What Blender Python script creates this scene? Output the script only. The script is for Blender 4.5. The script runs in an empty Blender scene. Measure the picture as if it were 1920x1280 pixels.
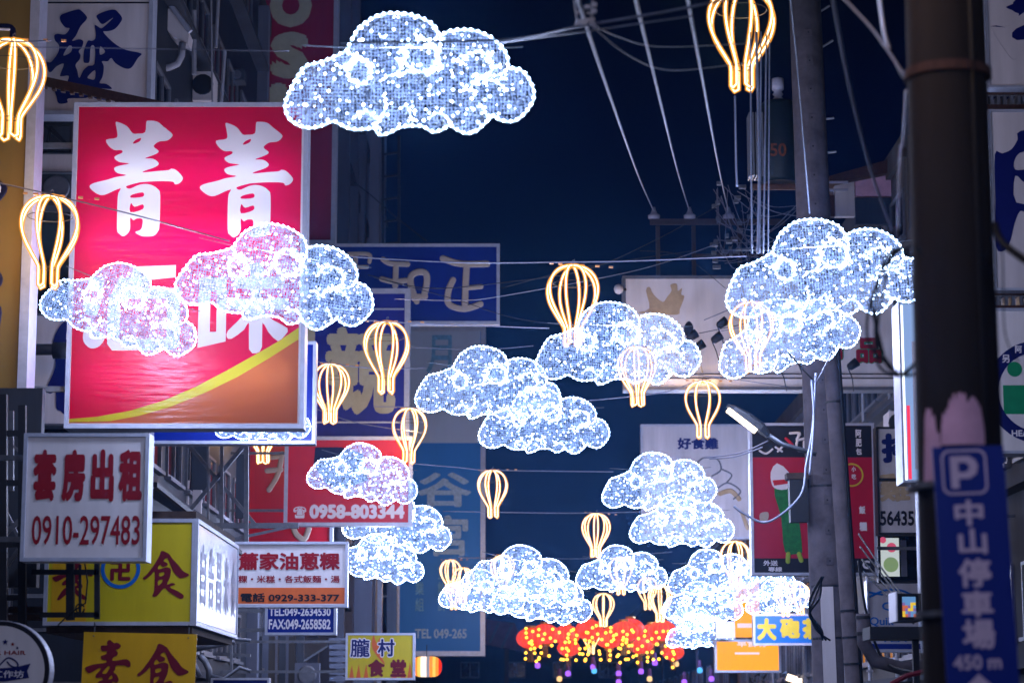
import bpy, math, random
import numpy as np
from mathutils import Vector, Matrix, Euler
random.seed(7)
R = math.radians

# ---------------------------------------------------------------- camera, sky, exposure
sc = bpy.context.scene
col = sc.collection
PITCH = R(9.5); CAMZ = 1.65; FPX = 4330.0
cam_data = bpy.data.cameras.new('camera'); cam = bpy.data.objects.new('camera', cam_data)
col.objects.link(cam); sc.camera = cam
cam.location = (0, 0, CAMZ); cam.rotation_euler = (R(90) + PITCH, 0, 0)
cam_data.sensor_width = 36; cam_data.lens = 36 * FPX / 1920
cam_data.clip_start = 0.1; cam_data.clip_end = 3000
cam_data.dof.use_dof = True; cam_data.dof.focus_distance = 36; cam_data.dof.aperture_fstop = 1.9

world = bpy.data.worlds.new('World'); sc.world = world; world.use_nodes = True
wn = world.node_tree.nodes; wl = world.node_tree.links
for n in list(wn): wn.remove(n)
tc = wn.new('ShaderNodeTexCoord'); sp = wn.new('ShaderNodeSeparateXYZ'); rp = wn.new('ShaderNodeValToRGB')
bg = wn.new('ShaderNodeBackground'); wo = wn.new('ShaderNodeOutputWorld')
wl.new(tc.outputs['Generated'], sp.inputs[0]); wl.new(sp.outputs['Z'], rp.inputs[0])
wl.new(rp.outputs[0], bg.inputs[0]); wl.new(bg.outputs[0], wo.inputs[0])
# night sky over a lit town: the glow is strongest low down and dies away overhead
cr = rp.color_ramp; cr.interpolation = 'EASE'
cr.elements[0].position = 0.0; cr.elements[0].color = (.0060, .0140, .050, 1)
cr.elements[1].position = 1.0; cr.elements[1].color = (.0004, .0006, .003, 1)
for p, c in ((.08, (.0036, .0098, .036, 1)), (.17, (.0007, .0034, .018, 1)), (.25, (.0003, .0008, .008, 1)), (.33, (.0003, .0005, .003, 1))):
    e = cr.elements.new(p); e.color = c
bg.inputs[1].default_value = 1.0
sc.view_settings.view_transform = 'Standard'; sc.view_settings.look = 'None'
sc.view_settings.exposure = 0.0; sc.view_settings.gamma = 1.0
sc.cycles.max_bounces = 6; sc.cycles.diffuse_bounces = 2; sc.cycles.glossy_bounces = 2
sc.cycles.transmission_bounces = 3; sc.cycles.transparent_max_bounces = 12; sc.cycles.volume_bounces = 0
sc.cycles.sample_clamp_indirect = 4; sc.cycles.caustics_reflective = False; sc.cycles.caustics_refractive = False

# ---------------------------------------------------------------- helpers
def P(px, py, D):
    """photo pixel (1920x1280) at distance D down the street -> world point"""
    u = (px - 960) / FPX; v = (640 - py) / FPX
    d = Vector((u, math.cos(PITCH) - v * math.sin(PITCH), math.sin(PITCH) + v * math.cos(PITCH)))
    return Vector((0, 0, CAMZ)) + d * (D / d.y)

def lin(h):
    h = h.lstrip('#'); o = []
    for i in (0, 2, 4):
        c = int(h[i:i+2], 16) / 255
        o.append(c / 12.92 if c <= .04045 else ((c + .055) / 1.055) ** 2.4)
    return tuple(o)

def mat(name, colr, rough=.6, metal=0, var=.25, scale=6, bump=0.0, streak=False, emit=None, estr=0, sample=True):
    m = bpy.data.materials.new(name); m.use_nodes = True
    nt = m.node_tree; n = nt.nodes; l = nt.links; b = n['Principled BSDF']
    if isinstance(colr, str): colr = lin(colr)
    b.inputs['Roughness'].default_value = rough; b.inputs['Specular IOR Level'].default_value = .22 if not metal else .5; b.inputs['Metallic'].default_value = metal
    t = n.new('ShaderNodeTexCoord'); mp = n.new('ShaderNodeMapping'); nz = n.new('ShaderNodeTexNoise')
    l.new(t.outputs['Object'], mp.inputs[0]); l.new(mp.outputs[0], nz.inputs['Vector'])
    mp.inputs['Scale'].default_value = (scale, scale, scale * (.12 if streak else 1))
    nz.inputs['Scale'].default_value = 1; nz.inputs['Detail'].default_value = 6; nz.inputs['Roughness'].default_value = .65
    r = n.new('ShaderNodeValToRGB'); r.color_ramp.elements[0].position = .3; r.color_ramp.elements[1].position = .68
    lo = tuple(c * (1 - var) for c in colr); r.color_ramp.elements[0].color = (*lo, 1); r.color_ramp.elements[1].color = (*colr, 1)
    l.new(nz.outputs['Fac'], r.inputs[0]); l.new(r.outputs[0], b.inputs['Base Color'])
    if bump:
        bp = n.new('ShaderNodeBump'); bp.inputs['Strength'].default_value = bump; bp.inputs['Distance'].default_value = .02
        l.new(nz.outputs['Fac'], bp.inputs['Height']); l.new(bp.outputs[0], b.inputs['Normal'])
    if emit is not None:
        if isinstance(emit, str): emit = lin(emit)
        b.inputs['Emission Color'].default_value = (*emit, 1); b.inputs['Emission Strength'].default_value = estr
        if not sample: m.cycles.emission_sampling = 'NONE'
    return m

def emis(name, c, s, sample=True):
    m = bpy.data.materials.new(name); m.use_nodes = True; n = m.node_tree.nodes; l = m.node_tree.links
    n.remove(n['Principled BSDF']); e = n.new('ShaderNodeEmission')
    if isinstance(c, str): c = lin(c)
    e.inputs[0].default_value = (*c, 1); e.inputs[1].default_value = s
    l.new(e.outputs[0], n['Material Output'].inputs[0])
    if not sample: m.cycles.emission_sampling = 'NONE'
    return m

def sleeve(name, c, s, transp):
    m = emis(name, c, s); n = m.node_tree.nodes; l = m.node_tree.links
    e = [x for x in n if x.type == 'EMISSION'][0]; t = n.new('ShaderNodeBsdfTransparent'); a = n.new('ShaderNodeMixShader')
    a.inputs[0].default_value = transp; l.new(e.outputs[0], a.inputs[1]); l.new(t.outputs[0], a.inputs[2]); l.new(a.outputs[0], n['Material Output'].inputs[0])
    return m

class B:
    def __init__(s): s.v = []; s.f = []; s.m = []; s.mi = 0
    def add(s, vs, fs):
        o = len(s.v); s.v += [tuple(v) for v in vs]
        for f in fs: s.f.append(tuple(i + o for i in f)); s.m.append(s.mi)
        return s
    def box(s, x0, x1, y0, y1, z0, z1, mx=None):
        vs = [Vector(p) for p in ((x0,y0,z0),(x1,y0,z0),(x1,y1,z0),(x0,y1,z0),(x0,y0,z1),(x1,y0,z1),(x1,y1,z1),(x0,y1,z1))]
        if mx: vs = [mx @ v for v in vs]
        return s.add(vs, [(0,3,2,1),(4,5,6,7),(0,1,5,4),(1,2,6,5),(2,3,7,6),(3,0,4,7)])
    def bar(s, a, b, w, h=None):
        a = Vector(a); b = Vector(b); h = h or w; d = (b - a); L = d.length; q = d.to_track_quat('Y', 'Z').to_matrix().to_4x4()
        return s.box(-w/2, w/2, 0, L, -h/2, h/2, Matrix.Translation(a) @ q)
    def tube(s, pts, r, n=6, closed=False, cap=True, flat=1.0):
        pts = [Vector(p) for p in pts]; N = len(pts); rr = r if isinstance(r, (list, tuple)) else [r] * N
        prev = None; rings = []
        for i, p in enumerate(pts):
            if closed: t = pts[(i+1) % N] - pts[i-1]
            else: t = pts[min(i+1, N-1)] - pts[max(i-1, 0)]
            if t.length < 1e-9: t = Vector((0, 0, 1))
            t.normalize()
            if prev is None:
                a = Vector((0, 1, 0)) if abs(t.y) < .9 else Vector((1, 0, 0))
            else: a = prev
            a = (a - t * a.dot(t));
            if a.length < 1e-6: a = t.orthogonal()
            a.normalize(); prev = a; b = t.cross(a)
            ring = []
            for k in range(n):
                q = 2 * math.pi * k / n; v = p + (a * math.cos(q) * 1 + b * math.sin(q)) * rr[i]
                if flat != 1.0: v.y = p.y + (v.y - p.y) * flat
                ring.append(v)
            rings.append(ring)
        vs = [v for g in rings for v in g]; fs = []
        for i in range(N if closed else N - 1):
            j = (i + 1) % N
            for k in range(n):
                k2 = (k + 1) % n; fs.append((i*n+k, i*n+k2, j*n+k2, j*n+k))
        if cap and not closed:
            fs.append(tuple(range(n))[::-1]); fs.append(tuple((N-1)*n + k for k in range(n)))
        return s.add(vs, fs)
    def lathe(s, prof, n=16, c=(0,0,0), axis='z'):
        vs = []; fs = []
        for (r, z) in prof:
            for k in range(n):
                a = 2*math.pi*k/n
                if axis == 'z': vs.append((c[0]+r*math.cos(a), c[1]+r*math.sin(a), c[2]+z))
                elif axis == 'y': vs.append((c[0]+r*math.cos(a), c[1]+z, c[2]+r*math.sin(a)))
                else: vs.append((c[0]+z, c[1]+r*math.cos(a), c[2]+r*math.sin(a)))
        for i in range(len(prof)-1):
            for k in range(n):
                k2 = (k+1) % n; fs.append((i*n+k, i*n+k2, (i+1)*n+k2, (i+1)*n+k))
        fs.append(tuple(range(n))); fs.append(tuple((len(prof)-1)*n+k for k in range(n)))
        return s.add(vs, fs)
    def octa(s, c, r):
        x, y, z = c
        return s.add([(x+r,y,z),(x-r,y,z),(x,y+r,z),(x,y-r,z),(x,y,z+r),(x,y,z-r)],
                     [(0,2,4),(2,1,4),(1,3,4),(3,0,4),(2,0,5),(1,2,5),(3,1,5),(0,3,5)])
    def quad(s, a, b, c, d): return s.add([a, b, c, d], [(0,1,2,3)])
    def mesh(s, name, mats, smooth=False):
        me = bpy.data.meshes.new(name); me.from_pydata(s.v, [], s.f)
        for m in (mats if isinstance(mats, (list, tuple)) else [mats]): me.materials.append(m)
        me.polygons.foreach_set('material_index', s.m)
        if smooth: me.polygons.foreach_set('use_smooth', [True] * len(s.f))
        me.update(); return me
    def build(s, name, mats, parent=None, loc=None, smooth=False, kind=None):
        return put(name, s.mesh(name, mats, smooth), parent, loc, kind)

def put(name, me, parent=None, loc=None, kind=None, rot=None):
    o = bpy.data.objects.new(name, me); col.objects.link(o)
    if parent: o.parent = parent
    if loc is not None: o.location = loc
    if rot is not None: o.rotation_euler = rot
    if kind: o['kind'] = kind
    return o

def thing(name, label, cat, loc=(0,0,0), rot=(0,0,0), group=None):
    o = bpy.data.objects.new(name, None); col.objects.link(o); o.empty_display_size = .2
    o.location = loc; o.rotation_euler = rot; o['label'] = label; o['category'] = cat
    if group: o['group'] = group
    return o
def tag(o, label, cat, group=None):
    o['label'] = label; o['category'] = cat
    if group: o['group'] = group
    return o
def copy_tree(o, parent=None, depth=0):
    c = o.copy(); col.objects.link(c)
    if parent: c.parent = parent
    for ch in list(o.children): copy_tree(ch, c)
    return c

def catmull(p, n=5, closed=True):
    out = []; N = len(p)
    for i in range(N if closed else N - 1):
        if closed: a, b, c, d = p[i-1], p[i], p[(i+1) % N], p[(i+2) % N]
        else: a, b, c, d = p[max(i-1, 0)], p[i], p[i+1], p[min(i+2, N-1)]
        for k in range(n):
            t = k / n
            out.append(tuple(.5*((2*b[j]) + (-a[j]+c[j])*t + (2*a[j]-5*b[j]+4*c[j]-d[j])*t*t + (-a[j]+3*b[j]-3*c[j]+d[j])*t**3) for j in range(len(b))))
    if not closed: out.append(tuple(p[-1]))
    return out

def fill(loops, y=0.0, thick=.004):
    """flat shape with holes in the XZ plane, a thin real sheet"""
    cu = bpy.data.curves.new('shape', 'CURVE'); cu.dimensions = '2D'; cu.fill_mode = 'BOTH'; cu.extrude = thick / 2
    for lp in loops:
        s = cu.splines.new('POLY'); s.points.add(len(lp) - 1)
        for i, (x, z) in enumerate(lp): s.points[i].co = (x, z, 0, 1)
        s.use_cyclic_u = True
    o = bpy.data.objects.new('shape', cu); me = bpy.data.meshes.new_from_object(o)
    for v in me.vertices: x, z, h = v.co; v.co = (x, y + h, z)
    me.flip_normals()
    bpy.data.objects.remove(o); bpy.data.curves.remove(cu)
    return me

_tcache = {}
def glyphs(s, bold):
    k = (s, bold)
    if k not in _tcache:
        cu = bpy.data.curves.new('t', 'FONT'); cu.body = s; cu.offset = bold; cu.resolution_u = 3
        o = bpy.data.objects.new('t', cu); col.objects.link(o)
        me = bpy.data.meshes.new_from_object(o.evaluated_get(bpy.context.evaluated_depsgraph_get()))
        _tcache[k] = ([v.co.copy() for v in me.vertices], [tuple(p.vertices) for p in me.polygons])
        bpy.data.objects.remove(o); bpy.data.curves.remove(cu)
    return _tcache[k]
def text(b, s, x0, x1, z0, z1, y, bold=.03, shear=0):
    vs, fs = glyphs(s, 0); e = bold
    ax = min(v.x for v in vs)-e; bx = max(v.x for v in vs)+e; ay = min(v.y for v in vs)-e; by = max(v.y for v in vs)+e
    offs = [(0, 0)]
    if e > 0:
        nr = 1 if e < .035 else 2
        for q in range(nr): offs += [(e*(q+1)/nr*math.cos(a), e*(q+1)/nr*math.sin(a)) for a in [k*math.pi/4 for k in range(8)]]
    for i, (dx, dy) in enumerate(offs):
        b.add([(x0 + (v.x+dx-ax)/(bx-ax)*(x1-x0), y - i*.00012, z0 + (v.y+dy-ay)/(by-ay)*(z1-z0)) for v in vs], fs)
def stroke(b, pts, w, y):
    """brush stroke: flattened round bar"""
    pts = [(p[0], y, p[1]) for p in (catmull(pts, 5, False) if len(pts) > 2 else pts)]
    a = Vector(pts[0]); z = Vector(pts[-1]); d0 = (a - Vector(pts[1])).normalized(); d1 = (z - Vector(pts[-2])).normalized(); r = w/2
    seq = [a + d0*r*k for k in (.95, .7, .35)] + [Vector(p) for p in pts] + [z + d1*r*k for k in (.35, .7, .95)]
    rad = [r*k for k in (.3, .71, .94)] + [r]*len(pts) + [r*k for k in (.94, .71, .3)]
    b.tube(seq, rad, 8, flat=.006/r)

# ---------------------------------------------------------------- materials
ALU = mat('brushed_aluminium', '#b2b6c6', .42, .35, .22, 8)
ALU_DK = mat('dull_aluminium', '#6e7079', .5, .6, .3, 8)
STEEL = mat('galvanised_steel', '#6f7178', .5, .6, .35, 12)
IRON = mat('dark_painted_iron', '#17171d', .6, .3, .4, 9)
RUST = mat('rusted_steel', '#4a2c22', .85, .2, .5, 14, .3)
WHITE = mat('aged_white_acrylic', '#dcd4d4', .35, 0, .22, 2.4, 0, True)
CREAM = mat('weathered_cream_acrylic', '#c8c0c2', .45, 0, .28, 2.6, 0, True)
GREYW = mat('dull_white_board', '#c4bec4', .55, 0, .3, 2.4, 0, True)
CRIMSON = mat('dark_crimson_panel', '#8e1c38', .5, 0, .25, 2, 0, True)
REDP = mat('red_acrylic', '#c8202e', .35, 0, .15, 2, 0, True)
MAGR = mat('deep_red_print', '#b01030', .4, 0, .15, 2)
DKRED = mat('dark_red_lettering', '#8c0a1c', .5, 0, .1)
NAVY = mat('navy_lettering', '#07105a', .45, 0, .1)
DNAVY = mat('dark_navy_lettering', '#080c34', .5, 0, .1)
BLUE = mat('blue_enamel', '#03207e', .4, 0, .2, 2, 0, True)
INDIGO = mat('indigo_panel', '#20248a', .4, 0, .3, 2.5, 0, True)
SKYB = mat('blue_acrylic', '#1764b4', .35, 0, .15, 2)
STEELB = mat('faded_blue_panel', '#2878cc', .45, 0, .15, .8, 0, True)
PALEB = mat('sun_bleached_blue_grey', '#b4c4da', .5, 0, .12, 1, 0, True)
FAINT = mat('faded_pale_print', '#b0cdea', .6, 0, .4, 9)
FAINT2 = mat('ghost_blue_print', '#79b4dd', .6, 0, .5, 9)
OLIVE = mat('mustard_panel', '#7a6434', .5, 0, .3, 1.5, 0, True)
BEIGE = mat('beige_lettering', '#b5a596', .5, 0, .1)
OLIVEL = mat('pale_olive_lettering', '#a8a58c', .55, 0, .15)
YELLOW = mat('yellow_acrylic', '#c8b414', .4, 0, .24, 2.2, 0, True)
YELLOW2 = mat('warm_yellow_sheet', '#d9a514', .3, 0, .22, 2.2, 0, True)
YELLOWL = mat('yellow_lettering', '#c9b22c', .5, 0, .15)
MAROON = mat('maroon_lettering', '#6e0a20', .5, 0, .15)
ORANGE = mat('orange_band', '#d0622c', .45, 0, .15)
BLACKP = mat('black_print', '#17141c', .45, 0, .2)
BLACK = mat('black_rubber', '#0b0b10', .5, 0, .3)
LETW = mat('white_lettering', '#dcd6dc', .45, 0, .08)
PINK = mat('pinkish_lettering', '#c2adc4', .5, 0, .1)
PASTE = mat('torn_pink_paper', '#c79cb4', .9, 0, .25, 6, .3)
GREEN = mat('leaf_green_print', '#1f7a34', .5, 0, .45, 14)
TEAL = mat('green_print', '#0f8a5a', .5, 0, .2)
LIME = mat('lime_print', '#9cb43c', .5, 0, .3)
GOLD = mat('gold_print', '#b89f7c', .5, 0, .3)
CONC = mat('pole_concrete', '#544d52', .9, 0, .5, 3.5, .25)
CONCW = mat('weathered_brown_pole', '#261d18', .8, 0, .6, 3.2, .3, True)
PVC = mat('grey_pvc', '#8f8f98', .5, 0, .2, 6)
ASPH = mat('asphalt', (.05,.05,.052), .85, 0, .3, 3, .3)
PAVE = mat('paving', (.2,.19,.18), .85, 0, .3, 4, .2)
PAINTW = mat('road_paint', (.7,.7,.68), .7, 0, .2, 5)
WALLS = [mat('grimy_render', '#33353e', .9, 0, .5, 1.2, .2, True), mat('dark_tile_wall', '#1f242e', .6, 0, .5, 2, .2, True),
         mat('stained_concrete', '#4a4542', .9, 0, .45, 1.4, .3, True), mat('grey_paint_wall', '#666a7a', .8, 0, .35, 1, .1, True)]
GLASS = mat('dark_window_glass', '#10141c', .12, 0, .5, 1)
CERAM = mat('glazed_ceramic', '#9b9aa8', .25, 0, .15)
TRANS = mat('dark_green_painted_tank', '#0d1d24', .5, .2, .3, 5)
SHEETM = mat('corrugated_sheet', '#3f444e', .6, .4, .4, 4, .2, True)
CABLE = mat('black_cable', '#15141a', .55, 0, .2)
CABLEG = mat('grey_cable', '#7d7c8c', .45, .2, .2)
CABLEB = mat('bare_steel_wire', '#b4bcd4', .4, .5, .2); CABLED = mat('dull_steel_wire', '#4a5266', .6, .3, .2)
WOODD = mat('weathered_timber', '#4a3a32', .85, 0, .5, 9, .3)

LED = emis('cool_white_led', (.50, .68, 1.0), 40, False)
LED2 = emis('cool_white_led_inner', (.50, .68, 1.0), 18, False)
ROPE = emis('led_rope_light', (.42, .66, 1.0), 3.0, False)
NET = emis('emissive_tinsel_net', (.30, .46, 1.0), 1, False)  # bulb light falling on the tinsel is put into its own emission
_n = NET.node_tree.nodes; _l = NET.node_tree.links; _t = _n.new('ShaderNodeTexCoord'); _z = _n.new('ShaderNodeTexNoise'); _r = _n.new('ShaderNodeMapRange')
_z.inputs['Scale'].default_value = 9; _z.inputs['Detail'].default_value = 5; _z.inputs['Roughness'].default_value = .8
_r.inputs[1].default_value = .36; _r.inputs[2].default_value = .66; _r.inputs[3].default_value = .10; _r.inputs[4].default_value = 2.9  # patchy emission imitates strands nearer to and farther from bulbs
_l.new(_t.outputs['Object'], _z.inputs[0]); _l.new(_z.outputs[0], _r.inputs[0]); _l.new(_r.outputs[0], [x for x in _n if x.type == 'EMISSION'][0].inputs[1])
SPARK = emis('tinsel_spark', (.55, .72, 1.0), 3.0, False)  # glints of the tinsel, painted as small emitting chips
NEONC = emis('neon_core', (1.0, .72, .38), 14)
NEONS = sleeve('neon_sleeve', (1.0, .37, .04), 1.25, .45)
SIGNTUBE = emis('fluorescent_tube', (.80, .84, 1.0), 22)

# ---------------------------------------------------------------- the ground
b = B(); b.box(-400, 400, -80, 900, -.3, 0); b.build('ground', ASPH, kind='structure')
b = B(); b.box(-4.2, 5.6, -60, 170, .002, .006); b.build('road', ASPH, kind='structure')
for nm, x0, x1 in (('pavement', -6.4, -4.3), ('pavement', 5.7, 8.5)):
    b = B(); b.box(x0, x1, -60, 168, -.05, .13); b.build(nm, PAVE, kind='structure')
for x0, x1 in ((-4.3, -4.15), (5.55, 5.7)):
    b = B(); b.box(x0, x1, -60, 168, -.05, .15); b.build('kerb', CONC, kind='structure')
b = B()
for i in range(20): b.box(.62, .76, -20 + i*9, -15 + i*9, .007, .011)
b.build('lane_marking', PAINTW, kind='structure')

# ---------------------------------------------------------------- buildings
def win_mesh(w, h):
    f = B(); t = .06
    f.box(-.02, .05, -w/2, w/2, 0, t); f.box(-.02, .05, -w/2, w/2, h-t, h)
    for y in (-w/2, -t/2, w/2-t): f.box(-.02, .048, y, y+t, t, h-t)
    f.box(-.02, .12, -w/2-.06, w/2+.06, -.07, -.002)
    g = B(); g.box(-.015, .01, -w/2+t, w/2-t, t, h-t)
    return f.mesh('window', ALU_DK), g.mesh('pane', GLASS)
WM = [win_mesh(1.3, 1.3), win_mesh(1.8, 1.1), win_mesh(.9, 1.5)]

def building(label, side, xf, y0, y1, h, wm, zlo=3.2, zhi=None, pitch=2.1, kindw=0, pil=None, ledge=True):
    s = -1 if side == 'L' else 1          # facade faces +X on the left side, -X on the right
    t = thing('shop_house', label, 'building', (xf, (y0+y1)/2, 0))
    L = (y1-y0)/2
    b = B(); b.box(0 if s > 0 else -9, 9 if s > 0 else 0, -L+.01, L-.01, 0, h); b.build('wall', wm, t)
    b = B(); b.box(-.12 if s > 0 else -9.1, 9.1 if s > 0 else .12, -L-.0, L+.0, h, h+.5); b.build('parapet', WALLS[2], t)
    fr, pn = WM[kindw]; z = zlo; zhi = zhi or h - 1.5
    while z < zhi:
        y = -L + 1.3
        while y < L - 1.0:
            w = put('window', fr, t, (-.004*s, y, z), rot=(0, 0, 0 if s < 0 else math.pi)); put('pane', pn, w)
            y += pitch
        if ledge:
            q = B(); q.box(*((-.3, .0) if s > 0 else (0, .3)), -L+.05, L-.05, z-.55, z-.43); q.build('ledge', WALLS[0], t)
        z += 3.1
    if pil:
        y = -L
        while y <= L:
            q = B(); q.box(*((-.35, 0) if s > 0 else (0, .35)), y, y+.45, 0, h-.05); q.build('pilaster', pil, t)
            y += 4.5
    for k in range(4):
        y = -L + (k+.25) * (2*L/4); z = zlo + 1.75 + 3.1*((k*2+1) % 4)
        if z > h - 1.2: continue
        q = B(); xx = (-.42, -.02) if s > 0 else (.02, .42); q.box(*xx, y, y+.8, z, z+.55); q.box(*xx, y-.03, y+.83, z-.06, z-.01)
        u = q.build('cooling_unit', CREAM, t); q = B(); q.lathe([(.2,-.02),(.22,0)], 14, (sum(xx)/2, y-.001, z+.28), 'y'); q.build('fan_grille', IRON, u)
    for k in range(3):
        y = -L + (k+.6) * (2*L/3.2); x = -.12*s*-1 if s < 0 else -.12
        q = B(); q.tube([(x, y, .2), (x, y, h-1)], .05, 6)
        for zz in range(1, int(h), 2): q.box(x-.07, x+.07, y-.07, y+.07, zz, zz+.05)
        q.build('drain_pipe', PVC, t)
    return t

building('dark shop house at the far left edge behind the mustard sign', 'L', -8.9, 8, 27, 19, WALLS[1])
building('grimy narrow shop house behind the white room rental sign', 'L', -8.6, 27.1, 40, 19, WALLS[0])
building('tall dark tiled house behind the crossed steel braces', 'L', -6.5, 40.1, 57, 23, WALLS[1], kindw=1, pitch=2.6)
building('stained concrete house with pilasters above the yellow flame sign', 'L', -6.6, 57.1, 78, 20, WALLS[2], kindw=2, pil=WALLS[3])
building('pale columned house beside the dark open sky', 'L', -6.0, 78.1, 104, 28.5, WALLS[3], kindw=0, pil=WALLS[3], pitch=3)
building('low dark house far down the left side', 'L', -5.4, 104.1, 166, 9, WALLS[0], kindw=1, pitch=4)
building('dark house at the right edge behind the stacked blue lettered signs', 'R', 8.7, 10, 34, 14, WALLS[1])
building('grey house behind the glowing edge sign', 'R', 8.9, 34.1, 50, 12, WALLS[0])
building('reddish roofed house behind the concrete pole', 'R', 8.8, 50.1, 63, 14.2, WALLS[2], kindw=1)
building('low grey house behind the large crown sign', 'R', 8.7, 63.1, 90, 11, WALLS[3], kindw=0)
building('low dark house far down the right side', 'R', 8.4, 90.1, 166, 9, WALLS[1], kindw=1, pitch=4)
# house closing the street
t = thing('shop_house', 'dark house closing the far end of the street', 'building', (2, 172, 0))
b = B(); b.box(-12, 12, 0, 8, 0, 8.6); b.build('wall', WALLS[1], t)
for i in range(6):
    for z in (2.2, 5.3):
        w = B()
        for a in ((-.7,.7,0,.08),(-.7,.7,1.1,1.18),(-.7,-.62,.08,1.1),(.62,.7,.08,1.1),(-.04,.04,.08,1.1)): w.box(a[0],a[1],-.06,.0,a[2],a[3])
        wo_ = w.build('window', ALU_DK, t, (-8.5+i*3.4, 0, z)); g = B(); g.box(-.62,.62,-.02,.01,.08,1.1); g.build('pane', GLASS, wo_)

# ---------------------------------------------------------------- signs
class Sign:
    def __init__(s, name, label, cat, box, D, depth=.35, face=WHITE, frame=ALU, fw=6, side=None, roll=0, group=None, body=True, bottom=None, ext=None, mount=True):
        x0, y0, x1, y1 = box; s.D = D; s.cx = (x0+x1)/2; s.cy = (y0+y1)/2
        s.o = P(s.cx, y1, D); s.k = D / FPX
        s.o.x = (P(x0, s.cy, D).x + P(x1, s.cy, D).x) / 2
        s.t = thing(name, label, cat, s.o, (0, -roll, 0), group)
        X0, Z1 = s.L(x0, y0); X1, Z0 = s.L(x1, y1); s.X0, s.X1, s.Z0, s.Z1 = X0, X1, Z0, Z1
        w = fw * s.k; s.w = w; s.depth = depth
        if frame:
            f = B(); d = .03
            f.box(X0, X1, -d, depth, Z0, Z0+w); f.box(X0, X1, -d, depth, Z1-w, Z1)
            f.box(X0, X0+w, -d, depth, Z0+w, Z1-w); f.box(X1-w, X1, -d, depth, Z0+w, Z1-w)
            f.build('frame', frame, s.t)
        else: w = 0
        if face:
            f = B(); f.box(X0+w, X1-w, 0, .012, Z0+w, Z1-w); f.build('face_panel', face, s.t)
        if body:
            f = B(); f.box(X0+w, X1-w, depth-.03, depth-.01, Z0+w, Z1-w); f.build('back_panel', ALU_DK, s.t)
        if mount:
            xs = (-8.9 - s.o.x) if side == 'L' else (8.75 - s.o.x)
            if side:
                e = X0 if side == 'L' else X1
                for z in (Z0 + (Z1-Z0)*.18, Z0 + (Z1-Z0)*.82):
                    f = B(); f.box(min(xs, e), max(xs, e), depth/2-.03, depth/2+.03, z-.03, z+.03); f.build('mounting_bracket', STEEL, s.t)
    def L(s, px, py):
        # x measured about the sign's own upright axis, so uprights stay upright
        q = P(px, s.cy, s.D); z = P(s.cx, py, s.D).z
        return q.x - s.o.x, z - s.o.z
    def text(s, items, m, name='lettering', y=-.006):
        for it in items:
            tx, (x0, y0, x1, y1) = it[0], it[1]; bold = it[2] if len(it) > 2 else .03
            X0, Z1 = s.L(x0, y0); X1, Z0 = s.L(x1, y1); b = B(); text(b, tx, X0, X1, Z0, Z1, y, bold); b.build(name, m, s.t)
    def rect(s, box, m, name='printed_band', y=-.003):
        X0, Z1 = s.L(box[0], box[1]); X1, Z0 = s.L(box[2], box[3]); b = B(); b.box(X0, X1, y, 0.0005, Z0, Z1)
        return b.build(name, m, s.t)
    def poly(s, loops, m, name, y=-.006, smooth=4, org=(0,0), zf=1.0, th=.004):
        lp = []
        for l in loops:
            l = [(org[0] + p[0]/zf, org[1] + p[1]/zf) for p in l]
            if smooth: l = catmull(l, smooth)
            lp.append([s.L(*p) for p in l])
        me = fill(lp, y, th); me.materials.append(m); return put(name, me, s.t)
    def strokes(s, items, m, name='lettering', y=-.006, org=(0,0), zf=1.0):
        b = B()
        for i, (pts, w) in enumerate(items):
            stroke(b, [s.L(org[0]+p[0]/zf, org[1]+p[1]/zf) for p in pts], w/zf*s.k, y - .0006*i)
        return b.build(name, m, s.t, smooth=True)
    def ring(s, c, r, w, m, name='printed_ring', y=-.006, n=40):
        pts = lambda q: [(c[0]+q*math.cos(2*math.pi*i/n), c[1]+q*math.sin(2*math.pi*i/n)) for i in range(n)]
        return s.poly([pts(r), pts(r-w)] if w < r else [pts(r)], m, name, y, 0)

# -- traced brush characters (coordinates of enlarged views) --
JING = [[(315,55),(345,52),(430,90),(490,160),(540,165),(615,150),(625,50),(650,36),(735,45),(800,95),(888,165),(885,200),(840,235),(760,245),(705,290),(755,335),(745,360),(690,385),(622,412),(700,415),(755,450),(755,480),(700,510),(625,535),(605,553),(740,540),(860,530),(890,515),(940,530),(1000,590),(1005,625),(975,660),(930,672),(905,645),(760,640),(620,648),(560,655),(445,688),(455,712),(490,712),(560,680),(630,668),(700,680),(760,720),(785,780),(785,1080),(770,1140),(730,1185),(640,1192),(590,1180),(545,1150),(590,1130),(612,1090),(612,1020),(560,1012),(520,1030),(490,1005),(492,1110),(470,1160),(425,1190),(385,1165),(360,1110),(358,800),(380,730),(385,712),(330,730),(230,775),(170,775),(110,740),(72,695),(110,660),(250,625),(330,600),(440,580),(350,560),(315,525),(325,500),(380,482),(465,463),(370,450),(320,420),(320,390),(390,355),(380,330),(310,328),(250,285),(225,225),(330,205),(330,130)],
        [(495,262),(520,230),(575,208),(565,240),(520,262)], [(492,805),(500,775),(608,752),(612,795)], [(492,858),(530,895),(612,872),(612,920),(490,950)]]
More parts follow.
